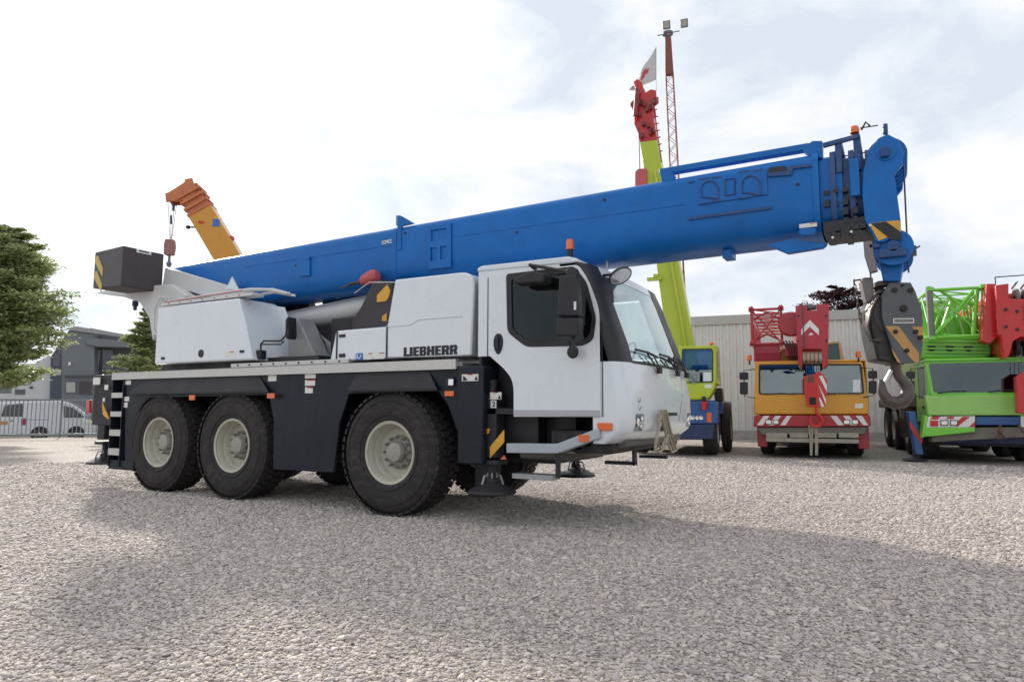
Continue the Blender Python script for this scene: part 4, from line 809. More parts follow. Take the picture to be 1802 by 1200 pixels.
# ================================================================== background
# ---- corrugated hall
HF=Frame((-1.449,23.504,0),8.7)
hall=thing('corrugated_hall','long low hall of pale grey corrugated metal behind the row of cranes','hall',HF.o,HF.a)
hm=mat('corrugated_metal',(.62,.63,.61),.5,.25,var=.07,vscale=1.2,dirt=.25)
def corr(m,x0,x1,y,z0,z1,p=.28,d=.045,flip=1):
    x=x0; pts=[]
    while x<x1: pts+=[(x,0),(x+p*.30,0),(x+p*.42,d),(x+p*.88,d)]; x+=p
    pts.append((x,0)); a=[m.bm.verts.new((u,y+v*flip,z0)) for u,v in pts]; b=[m.bm.verts.new((u,y+v*flip,z1)) for u,v in pts]
    for i in range(len(a)-1): m.bm.faces.new((a[i],a[i+1],b[i+1],b[i]))
xl=-2.6; q=M(); corr(q,xl,46,0,.35,4.88); q.build('wall_cladding',hm,hall,angle=20)
q=M(); q.box(xl,46,.10,18,.0,5.0); q.build('wall_core',mat('hall_core',(.25,.25,.25),.7),hall)
q=M(); q.box(xl-.05,46,-.06,.12,4.88,5.27); q.box(xl-.05,xl+.12,-.03,.12,.0,4.9); q.build('roof_trim',mat('hall_trim',(.44,.45,.43),.5,.2,dirt=.2),hall,bev=.01)
q=M(); q.box(xl-.03,46,-.02,.10,0,.36); q.build('plinth',mat('concrete_plinth',(.34,.33,.31),.9,var=.2,dirt=.4),hall)
# ---- crane cab builder for the parked row (local frame: x right, y away, z up)
CHEV=None
redp=mat('crane_red',(.38,.008,.02),.35,coat=.35,dirt=.12,var=.1); redb=mat('crane_bright_red',(.50,.010,.010),.35,coat=.35,dirt=.1,var=.1)
oran=mat('crane_orange',(.66,.30,.012),.38,coat=.35,dirt=.12,var=.06); grn=mat('crane_green',(.17,.56,.04),.35,coat=.4,dirt=.08,var=.06); grnl=mat('crane_pale_green',(.28,.55,.12),.4,coat=.3,dirt=.12)
lime=mat('crane_lime',(.42,.52,.02),.4,coat=.3,dirt=.1); bbl=mat('carrier_blue',(.02,.09,.27),.45,coat=.2,dirt=.2,var=.1); bdk=mat('carrier_dark_blue',(.015,.03,.10),.5,dirt=.2)
under=mat('under_grey',(.17,.155,.13),.75,var=.3,dirt=.4); dark=mat('black_metal',(.012,.012,.012),.7)  # dark: even near-black metal for chassis, pins, openings and vents
paper=mat('paper',(.70,.76,.78),.6)
def B(fr,root,pts,y0,y1,mt,name,bev=.02,r=0,d=None,**k):
    q=M(); p_=[fr.S(a,b,y0 if d is None else d) for a,b in pts]; q.prism(rp(p_,r,3) if r else p_,y0,y1); return q.build(name,mt,root,bev=bev,**k)
def rect(a,b,c,d): return [(a,b),(c,b),(c,d),(a,d)]
def lattice(q,fr,x0,x1,z0,z1,y0,y1,rr=.035,bays=2,br=.02):
    for x in(x0,x1):
        for z in(z0,z1): q.cyl((x,y0,z),(x,y1,z),rr,n=10)
    for y in(y0,):
        q.cyl((x0,y,z0),(x1,y,z0),rr,n=8); q.cyl((x0,y,z1),(x1,y,z1),rr,n=8); q.cyl((x0,y,z0),(x0,y,z1),rr,n=8); q.cyl((x1,y,z0),(x1,y,z1),rr,n=8)
    n=max(1,int((y1-y0)/.9)); 
    for i in range(n):
        a=y0+(y1-y0)*i/n; b=y0+(y1-y0)*(i+1)/n
        for x in(x0,x1): q.cyl((x,a,z0),(x,b,z1),br,n=6); q.cyl((x,b,z1),(x,b,z0),br,n=6)
        for z in(z0,z1): q.cyl((x0,a,z),(x1,b,z),br,n=6); q.cyl((x0,b,z),(x1,b,z),br,n=6)
    q.cyl((x0,y0,z0),(x1,y0,z1),br,n=6); q.cyl((x1,y0,z0),(x0,y0,z1),br,n=6)
def bgwheel(x0,x1,y,parent,rad=.62):
    wl=bpy.data.objects.new('wheel',None); C.objects.link(wl); wl.parent=parent
    wl.location=((x0+x1)/2,y,rad); hw=(x1-x0)/2
    q=M(); q.lathe([(rad*.55,-hw+.01),(rad*.7,-hw),(rad*.93,-hw+.02),(rad,-hw+.06),(rad,hw-.06),(rad*.93,hw-.02),(rad*.7,hw),(rad*.55,hw-.01)],(0,0,0),'X',36)
    for k in range(36):
        t=k/36*6.283; q.box(rad-.01,rad+.012,-.02,.02,-hw+.04,hw-.04,Matrix.Rotation(0,3,'Z'),None) if False else None
    q.build('tyre',rubber,wl,angle=30)
    q=M(); q.lathe([(rad*.56,-hw+.02),(rad*.5,-.05),(.15,-.03),(0,-.03)],(0,0,0),'X',24); q.lathe([(rad*.56,hw-.02),(rad*.5,.05),(.15,.03),(0,.03)],(0,0,0),'X',24); q.build('rim',cream,wl)
    return wl
def mirrorset(fr,root,px,top,mid,bot,side=1):
    w_=8; q=M(); a=fr.S(px,top,-.1); b=fr.S(px,bot,-.1)
    q.tube([(a[0]+side*.28,-.02,a[1]+.08),(a[0],-.08,a[1]+.05),(a[0],-.08,b[1]-.05),(a[0]+side*.24,-.02,b[1]-.10)],.014,6); q.build('mirror_arm',black,root)
    B(fr,root,rect(px-w_,top,px+w_,mid-2),-.16,-.06,black,'mirror_housing',bev=.02,r=.04); B(fr,root,rect(px-w_+1,mid+2,px+w_-1,bot),-.16,-.06,black,'mirror_housing',bev=.02,r=.04)
def chevron(fr,root,x0,x1,yt,yb,y,lean=1,n=3):
    q=M(); w_=(x1-x0)/(n*2)
    for i in range(n):
        a=x0+w_*(2*i); s=w_*lean*1.2
        p_=[(a+(s if lean>0 else 0),yt),(a+w_+(s if lean>0 else 0),yt),(a+w_-(s if lean<0 else 0)-0,yb),(a-(s if lean<0 else 0),yb)]
        p_=[(min(max(px,x0),x1),py) for px,py in p_]; q.prism([fr.S(px,py,y) for px,py in p_],y-.006,y)
    q.build('chevron_stripe',sticker,root)
# ---- orange crane
YF=Frame((3.10,12.99,0),8)
yc=thing('mobile_crane','orange cab mobile crane with red bumper, red lattice jib and red boom head','mobile crane',YF.o,YF.a,'cranes parked nose out in front of the hall')
front_=B(YF,yc,rect(1327,696,1529,729),-.02,.25,oran,'cab_front_panel',bev=.03)
q=M(); q.holed(rp(YF.SS([(1331,638),(1518,637),(1527,697),(1327,697)],0),.05),[rp(YF.SS([(1336,642),(1515,641),(1520,692),(1336,693)],0),.06)],.0,.12); q.build('windscreen_frame',oran,yc,bev=.008)
q=M(); q.holed(rp(YF.SS([(1335,641),(1516,640),(1521,693),(1335,694)],0),.06),[rp(YF.SS([(1338,644),(1513,643),(1518,691),(1338,692)],0),.05)],-.006,.05); q.build('windscreen_seal',black,yc)
q=M(); q.prism(rp(YF.SS([(1336,642),(1515,641),(1520,692),(1336,693)],0),.06),.02,.026); q.build('windscreen',sglass,yc)
xa,_=YF.S(1330,700,0); xb,_=YF.S(1528,700,0); zr=YF.S(1420,637,0)[1]; zf=YF.S(1420,697,0)[1]
q=M(); q.box(xa,xb,.1,1.6,zr-.01,zr+.05); q.box(xa,xa+.04,.12,1.6,zf-.5,zr); q.box(xb-.04,xb,.12,1.6,zf-.5,zr); q.box(xa,xb,1.6,1.65,zf-.5,zr); q.build('cab_shell',oran,yc,bev=.02)
q=M(); q.box(xa+.1,xb-.1,.2,.5,zf-.4,zf+.05); q.box(xa+.3,xa+.8,.7,1.2,zf-.4,zf+.55); q.box(xb-.8,xb-.3,.7,1.2,zf-.4,zf+.55); q.box(xa+.06,xb-.06,1.45,1.58,zf-.4,zr-.1); q.build('cab_interior',seatm,yc,bev=.05)
for a,b in((1345,1400),(1450,1512)): q=M(); p0=YF.S(a,694,-.03);p1=YF.S(b,693,-.03); q.tube([(p0[0],-.03,p0[1]),((p0[0]+p1[0])/2,-.03,p0[1]+.03),(p1[0],-.03,p1[1])],.012,5); q.build('wiper',black,yc)
B(YF,yc,rect(1501,668,1514,690),.012,.016,paper,'paper_notice',bev=0)
B(YF,yc,rect(1505,710,1519,718),-.026,-.019,sticker,'badge',bev=0)
bm_=B(YF,yc,[(1327,731),(1531,730),(1533,750),(1326,751)],-.06,.3,redp,'bumper',bev=.02)
chevron(YF,bm_,1332,1393,731.5,748,-.062,1,3); chevron(YF,bm_,1461,1528,731.5,748,-.062,-1,3)
for a in((1347,738,1358,747),(1360,738,1371,747),(1484,738,1496,747),(1499,738,1511,747)):
    h=B(YF,bm_,rect(*a),-.075,-.06,black,'headlight',bev=.004); B(YF,h,rect(a[0]+1.2,a[1]+1.2,a[2]-1.2,a[3]-1.2),-.082,-.074,chrome,'lamp_lens',bev=.003)
B(YF,yc,[(1333,752),(1528,751),(1522,764),(1340,765)],.0,.4,under,'valance',bev=.02)
q=M(); 
for a in((1348,762,1385,770),(1390,762,1422,770),(1438,762,1472,770),(1476,762,1511,770)): p0=YF.S(a[0],a[3],-.02);p1=YF.S(a[2],a[1],-.02); q.box(p0[0],p1[0],-.02,.3,p0[1],p1[1])
p0=YF.S(1348,777,-.02);p1=YF.S(1511,773,-.02); q.box(p0[0],p1[0],-.06,.1,p0[1],p1[1]); q.build('support_plate',mat('dirty_cream',(.36,.33,.27),.7,var=.2,dirt=.5),yc,bev=.01)
q=M(); q.box(xa-.0,xa+.25,.25,.6,.25,.95); q.box(xb-.25,xb,.25,.6,.25,.95); q.build('outrigger_leg',redp,yc,bev=.02)
q=M(); q.box(xa+.1,xb-.1,.5,9,.35,1.5); q.build('chassis',dark,yc)
for y in(1.6,5.2,6.9): bgwheel(xa+.02,xa+.42,y,yc); bgwheel(xb-.42,xb-.02,y,yc)
q=M(); q.box(xa,xb,1.8,9.2,1.30,1.62); q.box(xa+.1,xb-.1,1.7,3.0,1.6,2.3); q.build('deck',oran,yc,bev=.02)
mirrorset(YF,yc,1309,655,670,694,1); mirrorset(YF,yc,1536,652,668,692,-1)
def bcn(fr,root,px,py,y,h=.22,c=orange):
    x,z=fr.S(px,py,y); q=M(); q.cyl((x,y,z),(x,y,z+h*.45),.02,n=8); o=q.build('beacon_base',black,root); q=M(); q.lathe([(.06,z+h*.4),(.065,z+h*.8),(.05,z+h),(0,z+h)],(x,y,0),'Z',14); q.build('beacon_lens',c,o)
bcn(YF,yc,1319,642,.1,.27); bcn(YF,yc,1511,637,.1,.27)
# lattice jib folded alongside
q=M(); a=YF.S(1324,606,.3); b=YF.S(1374,543,.3); lattice(q,YF,a[0],b[0],a[1],b[1],.3,7,.035)
for x in(a[0],b[0]):
    for z in(a[1],b[1]): q.cyl((x-.04,.22,z+.02),(x+.05,.22,z+.04),.06,n=10); q.box(x-.07,x+.07,.22,.36,z-.05,z+.05)
q.tube([(a[0],.4,b[1]-.3),((a[0]+b[0])/2,.5,b[1]-.05),(b[0],.4,b[1]-.3)],.025,6); q.tube([(a[0]+.1,.5,a[1]+.15),((a[0]+b[0])/2,.6,a[1]+.3),(b[0]-.1,.5,a[1]+.15)],.03,6); q.build('lattice_jib',redp,yc)
q=M(); a2=YF.S(1327,637,.35); b2=YF.S(1372,606,.35); q.box(a2[0],b2[0],.4,1.0,a2[1],b2[1])
for k in range(4): q.box(a2[0]+.03,b2[0]-.03,.37,.4,a2[1]+.03+k*.06,a2[1]+.055+k*.06)
q.build('slatted_housing',redp,yc,bev=.01)
# boom and its head
q=M(); a=YF.S(1402,612,-.5); b=YF.S(1458,541,-.5); q.box(a[0]+.08,b[0]-.08,.0,9,a[1]+.1,b[1]+.0); q.box(a[0]+.02,b[0]-.02,1.2,9.4,a[1]+.02,b[1]+.1); q.build('boom',redp,yc,bev=.03)
dd=-.55
q=M(); q.holed(YF.SS([(1400,538),(1420,536),(1420,546),(1437,546),(1437,536),(1459,534),(1458,600),(1453,645),(1447,650),(1446,614),(1412,614),(1412,648),(1405,640)],dd),[],dd,dd+.06); q.prism(YF.SS([(1400,538),(1406,538),(1411,648),(1405,640)],dd),dd+.05,.2); q.prism(YF.SS([(1453,536),(1459,534),(1457,645),(1452,645)],dd),dd+.05,.2); bh=q.build('boom_head',redp,yc,bev=.01)
B(YF,bh,[(1410,580),(1425,563),(1441,579),(1441,590),(1425,575),(1410,590)],dd-.006,dd-.001,sticker,'arrow_sign',bev=0); B(YF,bh,[(1422,590),(1427,585),(1432,589)],dd-.006,dd-.001,sticker,'arrow_sign',bev=0)
for k in range(5):
    x,z=YF.S(1415+k*7,629,dd+.1); q=M(); q.lathe([(.05,-.028),(.17,-.028),(.15,0),(.17,.028),(.05,.028)],(x,dd+.17,z),'X',28); q.build('sheave',mat('worn_sheave',(.42,.40,.34),.45,.5) if k==0 else bpy.data.materials['worn_sheave'],bh)
x,z=YF.S(1425,541,dd+.1); q=M(); q.cyl((x-.14,dd+.12,z),(x+.14,dd+.12,z),.07,n=20); q.build('sheave',hookgrey,bh)
q=M(); x,z=YF.S(1392,568,0); q.lathe([(.0,-.12),(.30,-.12),(.33,-.08),(.33,.12),(0,.12)],(x,.35,z),'Y',32); x2,z2=YF.S(1395,610,.2); q.box(x2-.2,x2+.15,.3,.8,z2-.25,z2+.1); q.build('winch_drum',redp,yc,bev=.01)
B(YF,yc,[(1370,636),(1372,618),(1385,610),(1402,614),(1404,636)],.5,1.0,mat('rust_orange',(.33,.14,.02),.6,dirt=.5),'cylinder_bracket',bev=.03)
q=M(); q.cyl((YF.S(1386,622,.4)[0],.42,YF.S(1386,622,.4)[1]),(YF.S(1386,622,.4)[0],.5,YF.S(1386,622,.4)[1]),.06); q.build('pivot_pin',dark,yc)
q=M(); p0=YF.S(1411,529,dd); p1=YF.S(1423,529,dd); q.cyl((p0[0],dd+.1,p0[1]),(p1[0],dd+.1,p0[1]),.006,n=5); p2=YF.S(1415,612,dd); q.cyl((p2[0],dd-.03,p2[1]),(p2[0],dd-.03,p0[1]-.05),.012,n=6); q.build('rope',wire,bh)
# operator's cab behind
q=M(); q.holed(rp(YF.SS([(1452,637),(1452,604),(1478,600),(1487,637)],1.4),.05),[rp(YF.SS([(1457,633),(1457,606),(1475,604),(1479,633)],1.4),.04)],1.4,1.5); q.box(YF.S(1452,637,1.4)[0],YF.S(1487,637,1.4)[0],1.5,2.6,1.9,2.65); q.build('operator_cab',mat('cream_orange',(.55,.38,.20),.5),yc,bev=.01)
B(YF,yc,[(1456,634),(1456,605),(1476,603),(1480,634)],1.44,1.45,mat('teal_glass',(.03,.10,.12),.1),'operator_window',bev=0)
q=M()
for k in range(4): u=YF.S(1378+k*5,600,.2); v=YF.S(1392+k*4,634,.2); q.tube([(u[0],.2,u[1]),(u[0]+.12,.12,(u[1]+v[1])/2+.05),(v[0],.25,v[1])],.018,6)
q.build('hydraulic_hose',black,yc)
for px,py in((1405,556),(1405,600),(1454,556),(1454,600)): x,z=YF.S(px,py,dd); q=M(); q.cyl((x,dd-.02,z),(x,dd,z),.025,n=10); q.build('head_bolt',dkgrey,bh)
# its hook block and hanging slings: separate things
yh=thing('hook_block','small red hook block with white stripes hanging in front of the orange cab','hook block',YF.o+YF.ex*YF.S(1435,690,-.6)[0]+YF.ey*(-.6),YF.a)
class Sub:
    def __init__(s,fr,root,dx,dy): s.f=fr; s.dx=dx; s.dy=dy
    def S(s,a,b,d): x,z=s.f.S(a,b,d+s.dy); return (x-s.dx,z)
    def SS(s,p,d): return [s.S(a,b,d) for a,b in p]
YS=Sub(YF,yh,YF.S(1435,690,-.6)[0],-.6)
q=M(); q.prism(rp(YS.SS([(1415,662),(1434,658),(1443,653),(1455,668),(1456,686),(1451,717),(1420,716),(1418,700),(1414,690)],0),.02),-.05,.16); o=q.build('side_plate',redb,yh,bev=.012)
for p_ in([(1441,662),(1447,661),(1455,678),(1455,690)],[(1438,671),(1440,676),(1453,702),(1453,712)],[(1441,700),(1443,700),(1451,716),(1445,716)]): B(YS,o,p_,-.056,-.05,sticker,'warning_stripe',bev=0,d=0)
B(YS,o,rect(1421,661,1432,674),-.054,-.04,mat('rust_brown',(.12,.07,.05),.7),'opening',bev=0,d=0); B(YS,o,rect(1424,699,1436,712),-.054,-.04,dark,'opening',bev=0,d=0)
hk([(1436,716),(1437,726),(1444,733),(1448,741),(1443,749),(1434,751),(1426,746),(1425,738),(1427,731)],[.035,.035,.04,.045,.045,.04,.035,.025,.014],YS,yh,redb,'hook',10)
q=M(); 
for px in(1419,1430,1440): a=YS.S(px,662,.1); b=YS.S(px,640,.1); q.cyl((a[0],.1,a[1]),(b[0],.1,b[1]),.007,n=5)
q.build('wire_rope',wire,yh)
q=M()
for a_,b_ in((1424,1427),(1429,1428),(1434,1436),(1437,1438)):
    a=YF.S(a_,748,-.45); b=YF.S(b_,801,-.45); q.tube([(a[0],-.45,a[1]),((a[0]+b[0])/2+.01,-.47,(a[1]+b[1])/2),(b[0],-.45,max(.03,b[1]))],.022,6)
sgo=q.build('sling_rope',rope,None); sgo.location=YF.o; sgo.rotation_euler=(0,0,YF.a); tag(sgo,'beige slings hanging from the red hook down to the gravel before the orange crane','rope')
# ---- green crane on the right
GF=Frame((5.63,12.65,0),8)
gc=thing('mobile_crane','bright green cab mobile crane with green lattice jib and red boom head','mobile crane',GF.o,GF.a,'cranes parked nose out in front of the hall')
B(GF,gc,[(1628,696),(1860,694),(1860,731),(1633,731)],-.02,.25,grnl,'cab_front_panel',bev=.03)
WS=[(1628,636),(1862,630),(1862,696),(1638,696)]; WI=[(1634,640),(1856,635),(1856,690),(1643,691)]
q=M(); q.holed(rp(GF.SS(WS,0),.03),[rp(GF.SS(WI,0),.05)],.0,.10); q.build('windscreen_frame',grn,gc,bev=.008)
q=M(); q.prism(rp(GF.SS(WI,0),.05),.02,.026); q.build('windscreen',glass('dark_windscreen',(.42,.46,.46),.06),gc)
q=M(); a=GF.S(1630,634,0); b=GF.S(1864,634,0); zr=GF.S(1700,634,0)[1]; q.box(a[0]-.02,b[0]+.02,-.06,1.6,zr-.01,zr+.05); xa=GF.S(1634,700,0)[0]; xb=b[0]; q.box(xb-.04,xb,.1,1.6,.95,zr); q.box(xa,xb,1.6,1.65,.95,zr); q.build('cab_shell',grn,gc,bev=.015)
q=M(); q.box(xa+.1,xb-.1,.2,.5,1.1,1.45); q.box(xa+.4,xa+.9,.7,1.2,1.1,2.0); q.box(xa+.05,xb-.05,1.4,1.55,1.1,zr-.08); q.build('cab_interior',seatm,gc,bev=.05)
# near-left side of the cab with its window
def side(fr,root,pts,x,mt,name,hole=None,th=.03,dx=0,bev=.006):
    q=M(); P=[fr.X(a,b,x) for a,b in pts]; 
    if hole: q.holed(P,[[fr.X(a,b,x) for a,b in hole]],x-th/2,x+th/2); 
    else: q.prism(P,x-th/2,x+th/2)
    # prism runs along y in builder space: swap so that it runs along x
    for v in q.bm.verts: v.co=Vector((v.co.y,v.co.x,v.co.z))
    return q.build(name,mt,root,bev=bev)
yb=1.6
q=M(); zb_=.95
for v0 in[0]: q.holed([(0.02,zb_),(0.02,zr),(yb,zr),(yb,1.7),(yb,zb_)],[[(.35,1.5),(.30,zr-.10),(1.3,zr-.10),(1.3,1.5)]],xa-.0,xa+.04)
for v in q.bm.verts: v.co=Vector((v.co.y,v.co.x,v.co.z))
q.build('cab_side_panel',grn,gc,bev=.006)
q=M(); q.box(xa+.015,xa+.02,.3,1.3,1.5,zr-.1); q.build('side_window',dglass,gc); q=M(); q.box(xa-.03,xa-.005,.55,.7,1.28,1.34); q.build('door_handle',black,gc)
B(GF,gc,[(1634,733),(1716,732),(1716,752),(1630,752)],-.05,.3,sticker,'bumper',bev=.01)
B(GF,gc,[(1627,752),(1716,752),(1716,760),(1640,768),(1626,768)],-.05,.35,grn,'bumper_skirt',bev=.02)
B(GF,gc,[(1628,730),(1634,733),(1631,768),(1622,770)],-.03,.4,grn,'bumper_corner',bev=.01)
q=M()
for p_ in([(1641,733),(1655,733),(1650,738),(1636,738)],[(1668,733),(1680,733),(1677,737),(1664,737)],[(1694,733),(1707,733),(1684,751),(1680,746)],[(1716,741),(1716,751),(1705,751)]): q.prism([GF.S(a,b,-.05) for a,b in p_],-.056,-.051)
q.build('chevron_stripe',stred,gc)
for a in((1637,740,1651,750),(1655,739,1669,749),(1672,739,1686,749)):
    h=B(GF,gc,rect(*a),-.066,-.05,black if a[0]>1640 else stred,'headlight',bev=.004); 
    if a[0]>1640: B(GF,h,rect(a[0]+1.5,a[1]+1.5,a[2]-1.5,a[3]-1.5),-.074,-.064,chrome,'lamp_lens',bev=.003)
B(GF,gc,rect(1717,733,1796,748),.0,.3,bbl,'blue_centre_panel',bev=.02); B(GF,gc,rect(1797,732,1870,752),-.05,.3,sticker,'bumper',bev=.01)
B(GF,gc,[(1640,768),(1718,752),(1860,750),(1860,766),(1640,778)],.05,.5,under,'valance',bev=.02)
q=M(); a=GF.S(1760,748,-.05); q.tube([(a[0],-.05,a[1]),(a[0]-.02,-.1,a[1]-.15),(a[0]+.06,-.08,a[1]-.3),(a[0]-.06,-.08,a[1]-.32),(a[0]-.04,-.06,a[1]-.1)],.03,8); q.build('tow_hook',mat('rusty_steel',(.12,.07,.045),.7,.3,var=.4),gc)
q=M(); q.box(xa+.15,xb-.1,.5,9,.4,1.5); q.build('chassis',dark,gc); q=M(); q.box(xa+.25,xb-.3,.45,.9,.45,.8); q.build('front_axle_box',bdk,gc,bev=.03)
for y in(2.0,3.7,6.2,7.9): bgwheel(xa+.02,xa+.45,y,gc,.66); bgwheel(xb-.45,xb-.02,y,gc,.66)
q=M(); q.box(xa,xb,1.9,9.4,1.32,1.6); q.build('deck',mat('mud_grey',(.10,.10,.10),.7,var=.3,dirt=.4),gc,bev=.02)
q=M(); q.box(xa+.1,xb-.3,1.8,4.6,1.6,2.9); q.build('upper_body',grnl,gc,bev=.08)
q=M(); q.prism([GF.S(a,b,.3) for a,b in((1598,724),(1611,724),(1626,800),(1612,800))],.3,.7); o=q.build('outrigger_leg',bbl,gc,bev=.02)
B(GF,o,[(1601,740),(1601,752),(1622,782),(1624,772)],.294,.299,redb,'stripe',bev=0)
q=M(); x,z=GF.S(1610,806,.5); q.lathe([(0,.30),(.05,.28),(.06,.12),(.28,.06),(.28,.03),(0,.03)],(x,.5,0),'Z',20); q.build('outrigger_pad',dkgrey,gc)
mirrorset(GF,gc,1603,653,668,692,1)
q=M(); 
for k in range(5): q.box(xa-.12+.0*k,xa+.2,2.7+k*.25,2.75+k*.25,.5,1.3)
q.build('side_ribs',mat('mud_brown',(.07,.06,.05),.8),gc)
q=M(); a=GF.S(1640,596,.2); b=GF.S(1729,506,.2); lattice(q,GF,a[0],b[0],a[1],b[1],.2,7,.04); q.cyl((a[0]-.02,.14,a[1]-.05),(a[0]-.02,.14,b[1]+.08),.06,n=12); q.tube([(a[0]-.9,.3,a[1]-.12),(a[0],.12,a[1]+.02),(b[0]+.3,.2,a[1]+.05)],.04,8)
for x in(a[0],b[0]):
    for z in(a[1],b[1]): q.cyl((x,.10,z-.03),(x,.10,z+.05),.09,n=12)
q.tube([(a[0]+.2,.3,a[1]+.1),(a[0]+.5,.35,b[1]-.2),(b[0]-.1,.4,b[1]-.4)],.05,8); q.build('lattice_jib',grn,gc)
q=M(); p_=GF.SS([(1622,632),(1618,600),(1630,590),(1650,585),(1725,590),(1745,605),(1748,618),(1738,632)],.5); q.prism(rp(p_,.1),.5,1.5); q.prism(GF.SS([(1616,538),(1628,545),(1655,540),(1690,560),(1722,548),(1724,590),(1628,592)],.9),.9,1.6); q.build('jib_base',grn,gc,bev=.07)
rn=random.Random(21)
q=M()
for k in range(9):
    x0_=a[0]-.1+rn.random()*(b[0]-a[0]); x1_=a[0]+rn.random()*(b[0]-a[0]); q.tube([(x0_,.45+.3*rn.random(),a[1]-.1),((x0_+x1_)/2,.6+.4*rn.random(),(a[1]+b[1])/2+.1*rn.random()),(x1_,.5+.5*rn.random(),b[1]-.15)],.028,6)
q.build('jib_strut',grnl,gc)
q=M(); q.cyl((a[0]-.02,.10,a[1]-.02),(a[0]-.02,.10,b[1]+.05),.075,n=14); q.build('jib_post',mat('post_grey',(.16,.17,.15),.5,.3,dirt=.3),gc)
q=M(); q.cyl((a[0]+.05,.25,a[1]+.05),(b[0]-.15,.3,b[1]-.05),.045,n=10); q.cyl((b[0]-.25,.22,a[1]),(b[0]-.1,.22,b[1]),.05,n=10); q.cyl((a[0]+.25,.3,b[1]),(b[0]-.3,.3,b[1]-.5),.04,n=10); q.build('jib_brace',grn,gc)
q=M()
for k in range(4): q.cyl((a[0]-.15,.42+.0*k,a[1]-.30-.0*k+.09*k),(b[0]+.1,.42,a[1]-.36+.09*k),.022,n=6)
q.build('hydraulic_pipe',grnl,gc)
for px in(1640,1672,1705):
    x,z=GF.S(px,612,.45); q=M(); q.lathe([(0,-.05),(.07,-.04),(.09,.03),(.04,.04)],(x,.47,z),'Y',14); q.build('pipe_coupling',dkgrey,gc)
for p0_,p1_ in((( 1650,692),(1700,688)),((1740,690),(1785,686))):
    q=M(); u=GF.S(*p0_,-.02); v=GF.S(*p1_,-.02); q.tube([(u[0],-.02,u[1]),((u[0]+v[0])/2,-.04,(u[1]+v[1])/2+.02),(v[0],-.02,v[1])],.014,5); q.build('wiper',black,gc)
# red boom head
q=M(); dd=-.4; a=GF.S(1752,624,dd); b=GF.S(1880,503,dd); q.box(a[0]+.15,b[0],.3,9,a[1]+.05,b[1]); q.build('boom',redb,gc,bev=.03)
q=M(); q.holed(GF.SS([(1752,502),(1775,499),(1775,526),(1802,526),(1880,524),(1880,592),(1795,593),(1783,600),(1776,626),(1768,632),(1762,590),(1756,590)],dd),[],dd,dd+.06); q.prism(GF.SS([(1735,500),(1752,500),(1756,592),(1740,605),(1728,600)],dd+.3),dd+.25,.3); q.prism(GF.SS([(1752,502),(1760,501),(1768,632),(1762,600)],dd),dd+.05,.2); bh=q.build('boom_head',redb,gc,bev=.012)
for k in range(6):
    x,z=GF.S(1788+k*14,520,dd+.2); q=M(); q.lathe([(.05,-.03),(.21,-.03),(.19,0),(.21,.03),(.05,.03)],(x,dd+.22,z-.05),'X',28); q.build('sheave',mat('sheave_taupe',(.22,.19,.17),.5,.4) if k==0 else bpy.data.materials['sheave_taupe'],bh)
    q=M(); x,z=GF.S(1790+k*14,612,dd+.2); q.lathe([(.05,-.03),(.19,-.03),(.17,0),(.19,.03),(.05,.03)],(x,dd+.25,z),'X',28); q.build('sheave',dkgrey,bh)
for a_ in((1770,545),(1770,575),(1790,548),(1790,580)):
    x,z=GF.S(*a_,dd); q=M(); q.cyl((x,dd-.02,z),(x,dd,z),.035,n=12); q.build('head_bolt',dkgrey,bh)
q=M(); u=GF.S(1800,535,dd); v=GF.S(1860,585,dd); q.box(u[0],v[0],dd-.02,dd-.001,v[1],u[1]); q.build('head_stiffener',redp,bh,bev=.008)
q=M()
for k in range(5): u=GF.S(1786+k*16,500,dd+.1); q.tube([(u[0],dd+.05,u[1]),(u[0]+.1,dd+.3,u[1]+.08),(u[0]+.15,dd+.9,u[1]+.02)],.02,6)
q.build('hoist_rope',wire,bh)
q=M(); p0=GF.S(1754,498,dd); q.cyl((p0[0],dd+.1,p0[1]),(p0[0],dd+.1,p0[1]+.15),.012,n=6); q.cyl((p0[0],dd+.1,p0[1]+.15),(p0[0]+1.2,dd+.1,p0[1]+.17),.012,n=6); q.build('guard_rail',dkgrey,bh)
B(GF,gc,[(1753,632),(1753,615),(1758,611),(1768,613),(1768,632)],.5,.8,mat('lamp_yellow',(.75,.42,.02),.4),'yellow_lamp',bev=.02)
gh=thing('hook_block','red hook block hanging at the right edge before the green cab','hook block',GF.o+GF.ex*GF.S(1800,690,-.5)[0]+GF.ey*(-.5),GF.a)
GS=Sub(GF,gh,GF.S(1800,690,-.5)[0],-.5)
q=M(); q.prism(rp(GS.SS([(1787,664),(1800,655),(1818,655),(1822,720),(1812,730),(1789,726)],0),.02),-.06,.16); q.build('side_plate',redb,gh,bev=.012)
hk([(1806,728),(1806,738),(1814,745),(1816,755),(1808,762),(1799,758),(1797,750)],[.035,.035,.04,.045,.045,.035,.015],GS,gh,hookst,'hook',10)
q=M(); 
for px in(1798,1806,1814): a=GS.S(px,660,.1); b=GS.S(px,610,.1); q.cyl((a[0],.1,a[1]),(b[0],.1,b[1]),.007,n=5)
q.build('wire_rope',wire,gh)
